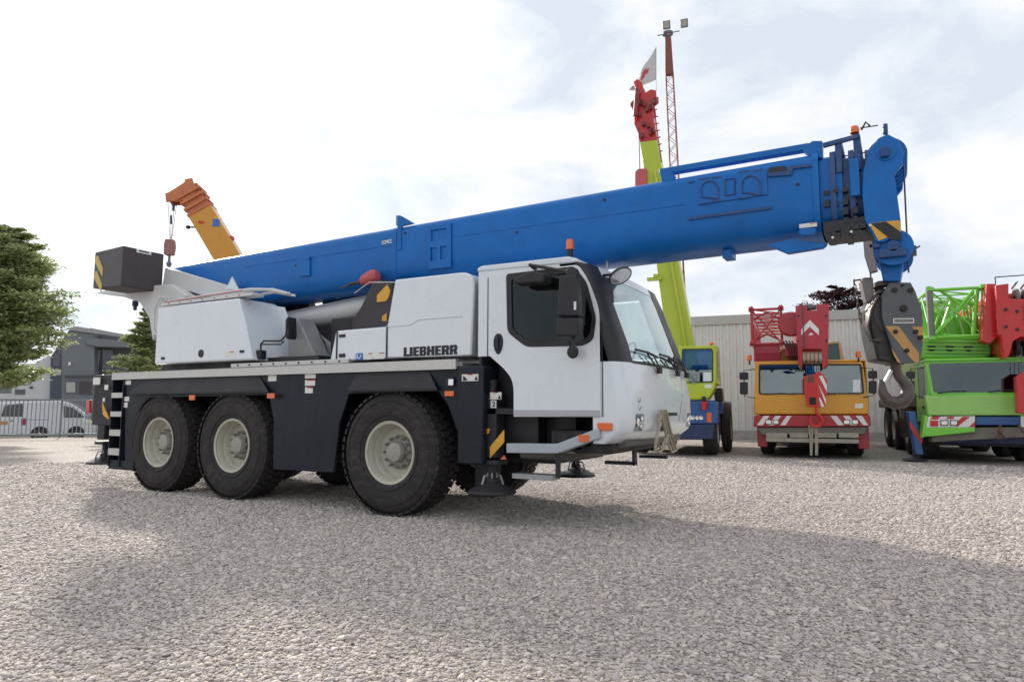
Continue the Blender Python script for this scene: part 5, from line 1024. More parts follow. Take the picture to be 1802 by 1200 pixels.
# ---- lime and blue crane beside the white cab
LF=Frame(G(1240,803),9); LF.o.z=0
lc=thing('mobile_crane','lime green cab crane on blue carrier with its lime and red boom raised high','mobile crane',LF.o,LF.a,'cranes parked nose out in front of the hall')
CW=[(1196,610),(1253,608),(1259,612),(1260,676),(1196,676)]; CI=[(1201,615),(1252,614),(1254,618),(1254,672),(1213,673),(1201,640)]
q=M(); q.holed(rp(LF.SS(CW,0),.04),[rp(LF.SS(CI,0),.05)],0,.08); q.build('windscreen_frame',lime,lc,bev=.008)
q=M(); q.holed(rp(LF.SS([(1200,614),(1253,613),(1255,618),(1255,673),(1200,674)],0),.05),[rp(LF.SS([(1202,616),(1251,615),(1253,619),(1253,671),(1202,672)],0),.05)],-.005,.03); q.build('windscreen_seal',black,lc)
q=M(); q.prism(rp(LF.SS([(1200,614),(1253,613),(1255,618),(1255,673),(1200,674)],0),.05),.03,.035); q.build('windscreen',sglass,lc)
a=LF.S(1196,676,0); b=LF.S(1260,609,0); q=M(); q.box(a[0],b[0],.05,1.4,b[1]-.03,b[1]+.03); q.holed([(.05,a[1]),(.05,b[1]-.03),(1.4,b[1]-.03),(1.4,a[1])],[[(.2,a[1]+.15),(.2,b[1]-.12),(1.2,b[1]-.12),(1.2,a[1]+.15)]],b[0]-.03,b[0]+.0) if False else q.box(b[0]-.03,b[0],.06,1.4,a[1],b[1]); q.box(a[0],a[0]+.03,.06,1.4,a[1],b[1]); q.box(a[0],b[0],1.4,1.44,a[1],a[1]+.5); q.build('cab_shell',lime,lc,bev=.01)
q=M(); q.box(b[0]-.001,b[0]+.008,.3,1.1,a[1]+.15,b[1]-.12); q.build('side_window',mat('window_black',(.02,.02,.025),.15),lc)
q=M(); q.box(a[0]+.25,a[0]+.7,.6,.75,a[1],a[1]+.55); q.box(a[0]+.25,a[0]+.7,.3,.75,a[1]-.05,a[1]+.12); q.build('seat',seatm,lc,bev=.04)
B(LF,lc,rect(1238,655,1252,671),.018,.022,paper,'paper_notice',bev=0)
B(LF,lc,[(1190,676),(1259,676),(1254,690),(1246,703),(1190,704)],-.12,.6,lime,'cab_lower_body',bev=.03)
B(LF,lc,rect(1240,676,1252,683),-.128,-.119,sticker,'badge',bev=0)
q=M(); x,z=LF.S(1225,676,-.14); x1_,z1_=LF.S(1205,648,-.06); q.tube([(x,-.14,z),(x1_,-.04,z1_)],.012,5); q.tube([(x-.05,-.14,z),(x1_-.05,-.04,z1_)],.012,5); q.build('wiper',steel,lc)
B(LF,lc,[(1180,707),(1261,706),(1263,745),(1180,746)],-.15,.5,bbl,'carrier_front',bev=.02)
B(LF,lc,[(1150,748),(1257,746),(1255,773),(1170,774)],-.18,.4,bdk,'carrier_bumper',bev=.03)
for px in(1219,1227,1234): 
    x,z=LF.S(px,735,-.15); q=M(); q.lathe([(.055,-.005),(.05,-.015),(.02,-.004),(0,-.004)],(x,-.15,z),'Y',18); q.build('headlight',chrome,lc)
B(LF,lc,rect(1244,726,1252,743),-.165,-.15,orange,'indicator_lamp',bev=.006)
q=M(); x,z=LF.S(1239,712,-.25); q.lathe([(0,-.17),(.05,-.14),(.075,-.03),(.09,.08),(.06,.06),(.02,.03),(0,.02)],(x,-.24,z),'Z',7); q.build('red_cover',redb,lc)
q=M(); q.lathe([(0,0),(.06,.02),(.06,.12),(.03,.15),(0,.15)],(x,-.24,z+.07),'Z',12); q.build('lamp_hood',black,lc)
xb_=LF.S(1258,745,0)[0]; bgwheel(xb_-.38,xb_+.02,.95,lc,.60)
q=M(); a1_=LF.S(1256,690,.6); 
for y in(.3,): q.prism(rp(LF.SS([(1255,684),(1270,682),(1272,706),(1258,706)],.9),.05),.9,1.5)
q.build('wing_guard',black,lc,bev=.02); bgwheel(xb_+.0,xb_+.28,2.6,lc,.72); bgwheel(xb_-2.3,xb_-1.9,.95,lc,.6); bgwheel(xb_-2.3,xb_-1.9,2.6,lc,.72)
q=M(); q.box(xb_-2.2,xb_-.1,.4,6,.45,1.1); q.build('chassis',dark,lc); q=M(); q.box(xb_-2.3,xb_+.1,1.6,6.4,1.1,1.5); q.build('deck',bbl,lc,bev=.02)
bcn(LF,lc,1252,609,.3,.1)
# boom raised steeply: along a line between two px rows at depth d
d=3.2
def bseg(p0,w0,p1,w1,th,mt,name,root=lc,fr=LF,dd=3.2):
    a=fr.S(p0[0],p0[1],dd); b=fr.S(p1[0],p1[1],dd); sc=(Vector(fr.S(p0[0]+10,p0[1],dd))-Vector(a)).length/10
    q=M(); A=[(a[0]-w0*sc/2,dd-th/2,a[1]),(a[0]+w0*sc/2,dd-th/2,a[1]),(a[0]+w0*sc/2,dd+th/2,a[1]),(a[0]-w0*sc/2,dd+th/2,a[1])]
    Bv=[(b[0]-w1*sc/2,dd-th/2,b[1]),(b[0]+w1*sc/2,dd-th/2,b[1]),(b[0]+w1*sc/2,dd+th/2,b[1]),(b[0]-w1*sc/2,dd+th/2,b[1])]
    q.loft(A,Bv); return q.build(name,mt,root,bev=.03)
bs=bseg((1215,705),50,(1144,255),32,.7,lime,'boom_section')
bseg((1144,256),30,(1134,196),30,.55,redb,'inner_boom_section')
bseg((1207,610),6,(1152,300),5,.15,lime,'boom_pipe',dd=2.8)
q=M(); hp=LF.SS([(1118,200),(1124,170),(1117,152),(1124,146),(1132,152),(1138,170),(1148,164),(1157,166),(1157,176),(1150,182),(1153,200),(1146,215),(1150,236),(1146,250),(1128,245),(1119,225)],d); q.prism(hp,d-.3,d-.22); q.prism(hp,d+.22,d+.3); q.prism(LF.SS([(1121,215),(1126,185),(1148,190),(1150,240),(1126,244)],d),d-.2,d+.2); bh=q.build('boom_head',redb,lc,bev=.02)
for px,py in((1118,188),(1127,165),(1150,174)):
    x,z=LF.S(px,py,d); q=M(); q.lathe([(.03,-.2),(.13,-.2),(.12,0),(.13,.2),(.03,.2)],(x,d,z),'Y',20); q.build('sheave',mat('old_red',(.25,.05,.04),.6,dirt=.5) if px==1118 else bpy.data.materials['old_red'],bh)
q=M(); 
rn=random.Random(4)
for k in range(14): 
    x,z=LF.S(rn.uniform(1124,1152),rn.uniform(175,245),d-.3); q.box(x-.05,x+.05,d-.42,d-.3,z-.07,z+.07)
q.tube([(LF.S(1126,168,d)[0],d-.45,LF.S(1126,168,d)[1]),(LF.S(1123,215,d)[0],d-.5,LF.S(1123,215,d)[1])],.08,8); q.build('head_fittings',mat('dark_red',(.22,.03,.03),.5,dirt=.4),bh)
q=M(); 
for k in range(7):
    a=LF.S(1154+k*1.6,200+k*12,d); q.cyl((a[0]-.08,d-.25,a[1]),(a[0]+.08,d-.25,a[1]+.02),.02,n=6)
a=LF.S(1152,190,d);b=LF.S(1166,290,d); q.tube([(a[0],d-.2,a[1]),(b[0],d-.2,b[1])],.018,6); q.build('cable_reel_line',redp,bh)
q=M(); a=LF.S(1124,225,d-.3);b=LF.S(1126,302,d-.3); q.tube([(a[0],d-.3,a[1]),(b[0],d-.3,b[1])],.015,6); q.build('hoist_rope',wire,bh)
lh=thing('hook_block','pinkish red hook block hanging beside the raised lime boom','hook block',LF.o+LF.ex*LF.S(1129,320,2.9)[0]+LF.ey*2.9+Vector((0,0,LF.S(1129,320,2.9)[1])),LF.a)
q=M(); a=LF.S(1119,326,2.9); b=LF.S(1139,298,2.9); cx_=LF.S(1129,320,2.9); q.prism(rp([(a[0]-cx_[0],a[1]-cx_[1]-.3),(a[0]-cx_[0],b[1]-cx_[1]-.1),(-.08,b[1]-cx_[1]),(b[0]-cx_[0],b[1]-cx_[1]-.02),(b[0]-cx_[0],a[1]-cx_[1]-.3)],.03),-.15,.15); q.build('side_plate',pinkred,lh,bev=.015); q=M(); q.box(-.02,.02,-.02,.02,-.8,-.3); q.lathe([(0,-1.0),(.1,-.95),(.1,-.85),(0,-.8)],(0,0,0),'Z',12); q.build('hook',hookst,lh)
# side platform bits on the lime boom
q=M(); a=LF.S(1143,499,d); b=LF.S(1168,494,d); q.box(a[0],b[0],d-.5,d-.3,b[1]-.05,b[1]+.04); q.box(b[0]-.25,b[0]-.1,d-.5,d-.3,b[1],b[1]+.14); q.build('boom_bracket',lime,bs)
# flag
q=M(); nu,nv=16,10; fg=[]
A_=Vector((*[LF.S(1154,84,d)[0]],0,LF.S(1154,84,d)[1]));B_=Vector((LF.S(1154,141,d)[0],0,LF.S(1154,141,d)[1])); C_=Vector((LF.S(1108,163,d)[0],0,LF.S(1108,163,d)[1])); D_=Vector((LF.S(1116,148,d)[0],0,LF.S(1116,148,d)[1]))
for i in range(nu+1):
    row=[]
    for j in range(nv+1):
        u=i/nu; v=j/nv; top=A_.lerp(D_,u); bot=B_.lerp(C_,u**.8); P=top.lerp(bot,v); P.y=d+.15*math.sin(u*9+v*2)*u; row.append(q.bm.verts.new(P))
    fg.append(row)
fmi=[]
for i in range(nu):
    for j in range(nv): f=q.bm.faces.new((fg[i][j],fg[i+1][j],fg[i+1][j+1],fg[i][j+1])); f.material_index=1 if j in(4,5) and i>3 or (j in(3,4,5,6) and 5<i<9) else 0
fl=thing('flag','weathered white and red flag flying above the red boom head','flag',LF.o,LF.a)
fc=mat('flag_white',(.55,.55,.56),.9); fr_=mat('flag_red',(.45,.10,.10),.9)
q.build('cloth',[fc,fr_],fl,angle=180)
q=M(); a=LF.S(1154,82,d);b=LF.S(1154,172,d); q.tube([(a[0]+.01,d,a[1]),(b[0]+.01,d,b[1])],.012,6); q.build('flag_pole',steel,fl)
# ---- lattice lamp mast
ML=Frame(G(1206,769),20); ML.o.z=0
mt_=thing('lamp_mast','tall rust red lattice mast with two floodlights on top','lamp mast',ML.o,ML.a)
mred=mat('mast_rust_red',(.22,.06,.05),.6,var=.2,dirt=.2)
q=M(); pts_=[]
def mz(py): return ML.S(1195,py,0)[1]
def mx_(px,py): return ML.S(px,py,0)[0]
zt1=mz(128); xl0=mx_(1188,500)-.0; xr0=mx_(1204,500)
def chord(z,s): # half width tapers upwards
    c0=(mx_(1187,490)+mx_(1203.5,490))/2; c1=(mx_(1171.5,128)+mx_(1184,128))/2; t=(z-mz(490))/(zt1-mz(490)); w0=(mx_(1203.5,490)-mx_(1187,490))/2; w1=(mx_(1184,128)-mx_(1171.5,128))/2
    return c0+(c1-c0)*t+s*(w0+(w1-w0)*t), s
for sx_ in(-1,1):
    for sy_ in(-1,1):
        a=chord(0,sx_)[0]; b=chord(zt1,sx_)[0]; q.cyl((a,sy_*.16,0),(b,sy_*.12,zt1),.035,n=8)
z=.0; s_=1
while z<zt1-.15:
    z2=min(z+.34,zt1)
    for sy_ in(-.15,.15): q.cyl((chord(z,s_)[0],sy_,z),(chord(z2,-s_)[0],sy_,z2),.013,n=5)
    for sx_ in(-1,1): q.cyl((chord(z,sx_)[0],-.15*s_,z),(chord(z2,sx_)[0],.15*s_,z2),.013,n=5)
    z=z2; s_=-s_
q.build('lattice_shaft',mred,mt_)
q=M(); zt2=mz(66); a=chord(zt1,-1)[0]; b=chord(zt1,1)[0]; q.loft([(a-.03,-.13,zt1-.1),(b+.03,-.13,zt1-.1),(b+.03,.13,zt1-.1),(a-.03,.13,zt1-.1)],[(a+.0,-.1,zt2),(b-.05,-.1,zt2),(b-.05,.1,zt2),(a+.0,.1,zt2)]); q.build('mast_head_tube',mred,mt_,bev=.01)
q=M(); cxm=mx_(1175,58); q.lathe([(.16,-.06),(.25,-.05),(.25,.05),(.16,.06)],(cxm,0,mz(58)),'Z',20,True); q.cyl((cxm-.5,0,mz(60)),(cxm+.55,0,mz(55)),.025,n=6); q.build('lamp_ring',mat('mast_grey',(.16,.14,.18),.5),mt_)
for px,py in((1173,46),(1204,43)):
    h=bpy.data.objects.new('floodlight',None); C.objects.link(h); h.parent=mt_; x,z=ML.S(px,py,-.1); h.location=(x,-.15,z); h.rotation_euler=(R(20),0,R(-8))
    q=M(); q.box(-.17,.17,-.05,.12,-.17,.2); q.build('lamp_housing',mat('flood_grey',(.15,.15,.17),.5) if px==1173 else bpy.data.materials['flood_grey'],h,bev=.02); q=M(); q.box(-.13,.13,-.056,-.05,-.13,.16); q.build('lamp_glass',mat('flood_glass',(.42,.40,.36),.2) if px==1173 else bpy.data.materials['flood_glass'],h)
# ---- amber telescopic crane behind at the left
OF=Frame((-10.5,14.0,0),35)
oc=thing('mobile_crane','amber telescopic crane rising behind the left part of the blue boom','mobile crane',OF.o,OF.a)
amb=mat('crane_amber',(.58,.27,.015),.4,coat=.3,dirt=.12); ambd=mat('crane_rusty_orange',(.52,.17,.06),.5,dirt=.2,var=.15)
def strip(pa,pb,wa,wb,th,mt,name,root=oc,fr=OF,dd=0,ext=0,bev=.02,nose=0):
    a=Vector(fr.S(*pa,dd)); b=Vector(fr.S(*pb,dd)); sc=(Vector(fr.S(pa[0]+10,pa[1],dd))-a).length/10; t=(b-a).normalized(); a=a-t*ext; n=Vector((-t.y,t.x)); q=M()
    q.prism([tuple(a-n*wa*sc/2),tuple(b-n*wb*sc/2),tuple(b+n*wb*sc/2),tuple(a+n*wa*sc/2)],dd-th/2,dd+th/2); return q.build(name,mt,root,bev=bev)
bz=strip((402,452),(356,374),44,44,.7,amb,'boom_section',ext=9.0)
strip((356,374),(348,360),40,40,.62,ambd,'inner_boom_section'); strip((350,363),(342,350),37,36,.56,ambd,'inner_boom_section'); strip((344,353),(336,341),34,33,.5,ambd,'inner_boom_section')
for pa,pb in(((357,376),(354.5,372)),((351,366),(348.5,362)),((345,355),(342.5,351)),((339,346),(336.5,342))): strip(pa,pb,46,46,.76,ambd,'section_collar')
q=M(); hp=OF.SS([(296,345),(302,343),(318,333),(330,325),(330,320),(343,318),(347,330),(350,342),(346,352),(332,358),(318,358),(306,358),(298,360)],0); q.prism(hp,-.3,-.22); q.prism(hp,.22,.3); q.prism(OF.SS([(302,348),(330,332),(342,340),(330,352),(306,354)],0),-.2,.2); bh=q.build('boom_head',ambd,bz,bev=.015)
for px,py,r_ in((301,352,.12),(336,325,.12)):
    x,z=OF.S(px,py,0); q=M(); q.lathe([(.03,-.2),(r_,-.2),(r_-.02,0),(r_,.2),(.03,.2)],(x,0,z),'Y',20); q.build('sheave',redp if 0 else pinkred,bh)
q=M(); a=OF.S(350,335,0); b=OF.S(412,425,0); q.tube([(a[0],-.2,a[1]),(b[0],-.2,b[1])],.015,5); x,z=OF.S(411,422,0); q.lathe([(0,-.06),(.09,-.05),(.09,.05),(0,.06)],(x,-.2,z),'Y',14); a=OF.S(360,342,0); b=OF.S(376,364,0); q.tube([(a[0],-.1,a[1]),(b[0],-.1,b[1])],.05,6); q.build('boom_fittings',pinkred,bz)
q=M(); x,z=OF.S(331,400,0); x2,z2=OF.S(345,400,0); q.cyl((x,0,z),(x2,0,z2),.03,n=6); q.lathe([(0,-.09),(.07,-.05),(.07,.05),(0,.09)],(x,0,z),'X',10); q.build('work_lamp',dkgrey,bz)
x,z=OF.S(386,397,0); q=M(); q.box(x-.12,x+.12,-.36,-.352,z-.14,z+.14); q.build('sticker',stblue,bz); x,z=OF.S(360,396,0); q=M(); q.box(x-.1,x+.1,-.36,-.352,z-.05,z+.05); q.build('sticker',stred,bz)
q=M()
for px in(296.5,301,306,309): a=OF.S(px,355,0); b=OF.S(298+(px-296)*.3,420,0); q.cyl((a[0],.05*(px-300)/4,a[1]),(b[0],.03,b[1]),.010,n=5)
q.tube([(OF.S(307,358,0)[0],-.05,OF.S(307,358,0)[1]),(OF.S(306,372,0)[0],-.05,OF.S(306,372,0)[1])],.05,6); q.tube([(OF.S(302,380,0)[0],-.05,OF.S(302,380,0)[1]),(OF.S(302,395,0)[0],-.05,OF.S(302,395,0)[1])],.045,6); q.build('hoist_rope',wire,bh)
x,z=OF.S(299,436,0)
oh=thing('hook_block','small brown red hook block on thin ropes above the dark counterweight','hook block',OF.o+OF.ex*x+Vector((0,0,z)),OF.a)
q=M(); q.prism(rp([(-.17,-.25),(-.18,.1),(-.14,.30),(.14,.30),(.18,.05),(.15,-.28),(-.12,-.30)],.04),-.12,.12); q.build('side_plate',mat('block_brown_red',(.30,.14,.12),.6,dirt=.3),oh,bev=.015)
q=M(); q.lathe([(0,-.75),(.07,-.70),(.10,-.6),(.05,-.5),(.04,-.28),(0,-.28)],(0,0,0),'Z',12); q.build('hook',mat('hook_blue_grey',(.12,.16,.25),.5),oh)
# carrier of the amber crane (stands behind the white crane)
a=Vector(OF.S(402,452,0)); b=Vector(OF.S(356,374,0)); t_=(a-b).normalized(); foot=a+t_*((a.y-2.6)/(-t_.y))
q=M(); q.box(foot.x-2.0,foot.x+1.0,-.9,.9,1.45,2.6); q.build('upper_body',amb,oc,bev=.05)
q=M(); q.box(foot.x-4.5,foot.x+4.5,-1.2,1.2,.9,1.45); q.box(foot.x+3.0,foot.x+4.6,-1.2,1.2,.9,2.4); q.build('carrier',ambd,oc,bev=.04)
for dx in(-3.4,-1.9,1.0,3.0):
    for yy in(-.98,.98):
        wl=bpy.data.objects.new('wheel',None); C.objects.link(wl); wl.parent=oc; wl.location=(foot.x+dx,yy,.6); q=M(); q.lathe([(.3,-.17),(.45,-.19),(.57,-.16),(.6,-.1),(.6,.1),(.57,.16),(.45,.19),(.3,.17)],(0,0,0),'Y',32); q.build('tyre',rubber,wl); q=M(); q.lathe([(.31,-.16),(.25,-.02),(.1,-.04),(0,-.04)],(0,0,0),'Y',24); q.build('rim',cream,wl)
# ================================================================== left: fence, van, building, trees
FF=Frame((FA.x,FA.y,0),math.degrees(math.atan2(fdir.y,fdir.x))); flen=(FB-FA).length+9
fm=mat('fence_grey',(.30,.33,.36),.5,.4,var=.05)
fe=thing('metal_fence','long grey metal bar fence between the yard and the silver van','fence',FF.o,FF.a)
q=M(); x=0
while x<flen: q.box(x-.014,x+.014,-.014,.014,.12,1.50); x+=.145
q.build('bars',fm,fe); q=M(); q.box(0,flen,-.03,.03,1.50,1.56); q.box(0,flen,-.03,.03,.07,.16); q.box(0,flen,.02,.05,.5,.53) if 0 else None; q.build('rail',fm,fe,bev=.004)
for k in range(int(flen/2.9)+1):
    q=M(); q.box(k*2.9-.035,k*2.9+.035,.031,.10,-.1,1.58); q.build('post',fm,fe,bev=.004)
# van
VD=9.0
VF=Frame((FF.o.x,FF.o.y,0),math.degrees(FF.a))
vz=-.40
van=thing('parked_van','silver panel van parked behind the metal fence','van',(0,0,0))
Vd=6.5
xL,_=FF.S(-60,740,Vd); xR,_=FF.S(168,740,Vd); vlen=xR-xL
van.location=FF.o+FF.ex*xL+FF.ey*Vd+Vector((0,0,vz)); van.rotation_euler=(0,0,FF.a)
silver=mat('van_silver',(.60,.64,.69),.3,.5,coat=.8,var=.03)
H=1.83; Lv=vlen
def vp(px,py): x,z=FF.S(px,py,Vd); return (x-xL,z-vz)
outl=[(0.0,.32),(0.02,1.0),(.22,1.72),(.5,H)]+[vp(60,706),vp(110,705)]+[vp(130,712),vp(152,728),(Lv-.5,1.02),(Lv-.05,.92),(Lv,.60),(Lv-.02,.32)]
outl=[(x,z) for x,z in outl]
xs_=[vp(2,0)[0]]
q=M(); q.prism(rp(outl,.12,3),0,1.72); vb=q.build('body',silver,van,bev=.05)
wnd=[rp([vp(2,733),vp(8,713),vp(40,710),vp(40,733)],.04),rp([vp(112,735),vp(112,714),vp(128,717),vp(146,731),vp(148,735)],.04)]
for k,wp_ in enumerate(wnd): q=M(); q.prism(wp_,-.012,-.002); q.build('window',mat('van_window',(.05,.06,.07),.08,coat=.5) if k==0 else bpy.data.materials['van_window'],van)
for wx in(vp(70,760)[0],vp(70,760)[0]+2.7 if vp(70,760)[0]+2.7<Lv-.4 else Lv-.8):
    q=M(); q.lathe([(.0,-.02),(.37,-.02),(.37,.03)],(wx,0,.34),'Y',28); q.build('wheel_arch',black,van); wl=bpy.data.objects.new('wheel',None); C.objects.link(wl); wl.parent=van; wl.location=(wx,.06,.31)
    q=M(); q.lathe([(.2,-.10),(.28,-.11),(.31,-.08),(.31,.08),(.2,.1)],(0,0,0),'Y',28); q.build('tyre',rubber,wl); q=M(); q.lathe([(.2,-.10),(.17,-.06),(.05,-.09),(0,-.09)],(0,0,0),'Y',16); q.build('rim',chrome,wl)
q=M(); a=vp(37,748); b=vp(46,736); q.box(a[0],b[0],-.02,.0,a[1],b[1]); q.build('tail_lamp',mat('tail_dark_red',(.30,.02,.06),.3),van)
q=M(); a=vp(48,738); b=vp(84,738); q.box(a[0],b[0],-.008,-.001,a[1]-.02,a[1]); a=vp(95,762); b=vp(150,762); q.box(a[0],b[0],-.008,-.001,a[1]-.03,a[1]); q.build('side_moulding',black,van)
q=M(); a=vp(-2,747); b=vp(14,741); q.box(a[0],b[0],-.012,-.002,a[1],b[1]); q.build('number_plate',mat('plate_orange',(.55,.22,.05),.5),van)
q=M(); a=vp(20,740); b=vp(27,745); q.lathe([(0,-.01),(.06,-.008),(.07,0)],(a[0],0,a[1]),'Y',16); q.build('badge',steel,van)
# building
BF=Frame(G(100,765),50); BF.o=FF.o+FF.ex*FF.S(90,720,14)[0]+FF.ey*14; BF=Frame((BF.o.x,BF.o.y,0),math.degrees(FF.a)-4)
bd=thing('office_building','two storey office building with blue grey cladding and a white gable wing behind the trees','building',(BF.o.x,BF.o.y,-.42),BF.a)
def bpz(pts,d): return [(x,z+.42) for x,z in (BF.S(a,b,d) for a,b in pts)]
def BB(pts,y0,y1,mt,name,par=bd,bev=.0): q=M(); q.prism(bpz(pts,y0),y0,y1); return q.build(name,mt,par,bev=bev)
clad=mat('cladding_blue_grey',(.16,.18,.20),.5,.2,var=.05); cladd=mat('cladding_dark',(.11,.12,.135),.5,.2); bwh=mat('building_white',(.55,.56,.58),.7,var=.04); bwn=mat('building_window',(.05,.06,.075),.08,coat=.6); bwl=mat('window_pale',(.40,.41,.38),.4)
def down(px): return (px,790)
z0p=790
BB([(89,628),(124,577),(166,584),(166,790),(86,790)],0,9,clad,'wall')
BB([(90,627),(108,600),(108,790),(86,790)],-.02,0-.001,mat('cladding_mid',(.06,.075,.10),.5),'cladding_panel')
BB([(-120,640),(60,640),(86,625),(89,627),(85,790),(-120,790)],.3,9,bwh,'white_wing')
BB([(-120,665),(20,675),(20,692),(-120,692)],.28,.299,clad,'band')
BB([(158,577),(260,596),(260,790),(158,790)],1.2,9,cladd,'wall')
BB([(152,598),(170,596),(260,604),(260,612),(170,610),(152,606)],-.2,1.19,clad,'canopy',bev=.02)
BB([(124,576),(134,574),(260,595),(260,599),(124,581)],-.15,.0-.002,mat('roof_cap',(.3,.3,.32),.4),'roof_edge')
BB([(133,577),(142,576),(142,579),(133,580)],.5,1.2,dark,'roof_vent'); BB([(152,579),(167,581),(167,584),(152,582)],.5,1.2,dark,'roof_vent')
for a in((93,622,106,645),(160,612,200,655)):
    f=BB(rect(*a),-.06 if a[0]<150 else 1.1,-.021 if a[0]<150 else 1.19,cladd,'window',bev=.01); y=-.07 if a[0]<150 else 1.09; q=M(); q.prism(bpz(rect(a[0]+1.5,a[1]+1.5,a[2]-1.5,a[3]-1.5),y),y-.005,y+.02); q.build('pane',bwn,f)
BB([(170,616),(177,616),(172,655),(166,655)],1.05,1.08,bwl,'window_reflection')  # reflection painted as a slanted pale plate across the window
BB(rect(93,650,107,660),-.05,-.021,bwl,'panel')
BB(rect(112,659,162,662),-.25,-.001,cladd,'ledge')
for k,a in enumerate(((115,671,134,692),(138,670,162,694))): 
    f=BB(rect(*a),-.05,-.001,cladd,'window'); q=M(); q.prism(bpz(rect(a[0]+1.5,a[1]+1.5,a[2]-1.5,a[3]-1.5),-.06),-.065,-.05); q.build('pane',bwl if k==0 else mat('window_brown',(.05,.035,.04),.15),f)
BB(rect(26,685,44,694),.26,.30,bwn,'window'); BB(rect(120,637,124,643),-.1,-.001,sticker,'wall_lamp'); BB(rect(52,680,57,683),.2,.3,black,'wall_lamp')
# trees
def leafmat(name,c1,c2):
    m=bpy.data.materials.new(name); m.use_nodes=True; t=m.node_tree; p=t.nodes['Principled BSDF']; p.inputs['Roughness'].default_value=.5
    at=N(t,'ShaderNodeAttribute',attribute_name='tone'); r=ramp(t,0,1,(*c1,1),(*c2,1)); t.links.new(at.outputs['Fac'],r.inputs[0]); t.links.new(r.outputs[0],p.inputs['Base Color'])
    tl=N(t,'ShaderNodeBsdfTranslucent'); t.links.new(r.outputs[0],tl.inputs[0]); mi=N(t,'ShaderNodeMixShader'); mi.inputs[0].default_value=.4; t.links.new(p.outputs[0],mi.inputs[1]); t.links.new(tl.outputs[0],mi.inputs[2]); t.links.new(mi.outputs[0],t.nodes['Material Output'].inputs[0]); return m
lm_g=leafmat('leaf_green',(.22,.27,.12),(.50,.58,.28)); lm_d=leafmat('leaf_dark',(.04,.075,.025),(.11,.16,.05)); lm_p=leafmat('leaf_purple',(.035,.012,.018),(.09,.035,.04))  # leaf_green is paled so its colour carries haze and lens flare
bark=mat('bark',(.10,.08,.06),.9,var=.3,bump=.6,bscale=12)
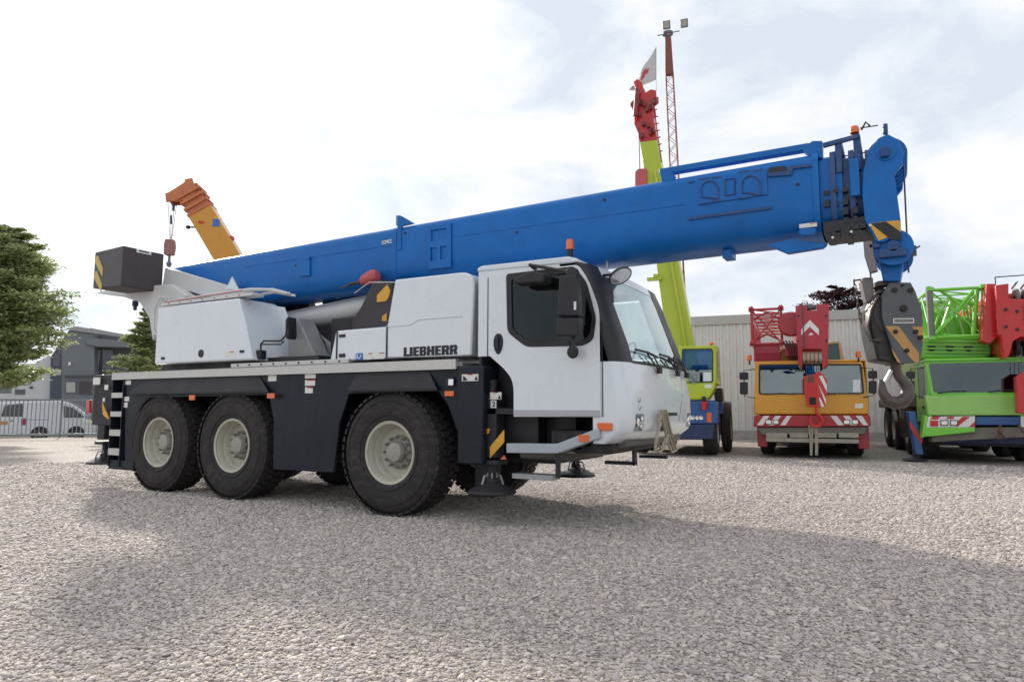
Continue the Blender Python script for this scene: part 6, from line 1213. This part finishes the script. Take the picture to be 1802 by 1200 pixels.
def tree(label,base,h,rad,prof,mt,n,leaf,seed,sprays=70,group=None,trunk_h=None,flat=.35):
    """crown of leaf sprays: prof(t) gives crown radius factor at height t"""
    rn=random.Random(seed); root=thing('tree',label,'tree',base,0,group)
    th=trunk_h or h*.25
    q=M(); q.tube([(0,0,-.3),(.03,.02,h*.3),(-.05,.04,h*.6),(0,0,h*.92)],[h*.028,h*.022,h*.013,h*.004],10)
    tips=[]
    for k in range(sprays):
        t=(k+rn.random())/sprays; z=th+(h-th)*t; a=rn.uniform(0,6.283); r=rad*prof(t)*rn.uniform(.6,1.0)
        e=Vector((r*math.cos(a),r*math.sin(a),z+r*.05*rn.uniform(-1.5,1))); s=Vector((0,0,z-r*.30)); s.z=max(s.z,th*.5)
        md_=s.lerp(e,.5)+Vector((0,0,r*.08)); q.tube([s,md_,e],[.012*h*.4,.008*h*.4,.002*h],5); tips.append((s,md_,e))
    q.build('trunk',bark,root)
    me=bpy.data.meshes.new('crown'); V=[];Fc=[];tn=[]
    per=n//sprays
    for s,m_,e in tips:
        L_=(e-s).length; tone0=rn.random()
        for k in range(per):
            u=rn.uniform(.25,1.08); p_=(s*(1-u)**2+m_*2*u*(1-u)+e*u*u) if u<1 else e+(e-m_).normalized()*(u-1)*L_
            w_=.26*L_*(1.15-abs(u-.6)) ; off=Vector((rn.gauss(0,w_*.55),rn.gauss(0,w_*.55),rn.gauss(0,w_*flat*.5)))
            c=p_+off; c.z=max(c.z,th*.75)
            nrm=Vector((rn.gauss(0,.5),rn.gauss(0,.5),1)).normalized(); u1=nrm.orthogonal().normalized(); u1.rotate(Matrix.Rotation(rn.uniform(0,6.28),3,nrm)); v1=nrm.cross(u1); sz=leaf*rn.uniform(.6,1.3)
            i0=len(V); V+= [c-u1*sz,c-v1*sz*.45+nrm*sz*.1,c+u1*sz,c+v1*sz*.45+nrm*sz*.1]; Fc.append((i0,i0+1,i0+2,i0+3)); tn.append(min(1,max(0,.5*tone0+.5*rn.random())))
    me.from_pydata(V,[],Fc); a=me.attributes.new('tone','FLOAT','FACE'); a.data.foreach_set('value',tn); me.materials.append(mt)
    o=bpy.data.objects.new('crown',me); C.objects.link(o); o.parent=root; return root
def at(px,py_ref,dist):  # ground point seen at column px, dist metres away
    r=fw*F+rt*(px-901); r.z=0; r.normalize(); return Vector((CAM.x,CAM.y,0))+r*dist
p_=at(-12,0,31); tree('big green broadleaf tree at the left edge before the grey building',(p_.x,p_.y,-.2),8.1,2.55,lambda t:(.72+.5*t if t<.35 else .9*math.sqrt(max(0,1-((t-.35)/.65)**1.8))+.05),lm_g,90000,.095,11,190,trunk_h=2.3)
p_=at(262,0,27); tree('smaller green tree behind the white machinery cover',(p_.x,p_.y,-.2),5.1,1.5,lambda t:1.0*(1-t)**.75+.06,lm_g,34000,.075,12,110,trunk_h=1.0)
p_=at(1478,0,46); tree('dark purple leaved tree above the hall roof',(p_.x,p_.y,0),8.9,2.5,lambda t:.9*math.sqrt(max(0,1-(2*t-1)**2))+.1,lm_p,12000,.13,13,60,trunk_h=3.5)
for k,(px,dd_,h_,r_) in enumerate(((1225,44,7.0,1.4),(1252,47,7.3,1.5))):
    p_=at(px,0,dd_); tree(['leftmost dark green treetop peeping over the hall roof','second dark green treetop from the left, next to the lamp mast over the hall roof'][k] if 0 else ['low dark green treetop just right of the lamp mast over the hall roof','dark green treetop over the hall roof between the lamp mast and the red jib'][k],(p_.x,p_.y,0),h_,r_,lambda t:.9*math.sqrt(max(0,1-(2*t-1)**2))+.1,lm_d,5000,.12,20+k,40,group='trees beyond the hall',trunk_h=3.5)
p_=at(1640,0,44); tree('dark green tree behind the green lattice jib',(p_.x,p_.y,0),7.3,2.2,lambda t:.9*math.sqrt(max(0,1-(2*t-1)**2))+.1,lm_d,12000,.13,24,60,group='trees beyond the hall',trunk_h=3.5)
p_=at(1395,0,50); tree('sparse dark treetop left of the purple tree over the hall roof',(p_.x,p_.y,0),7.6,1.2,lambda t:.9*math.sqrt(max(0,1-(2*t-1)**2))+.1,lm_d,3000,.12,25,40,group='trees beyond the hall',trunk_h=3.5)
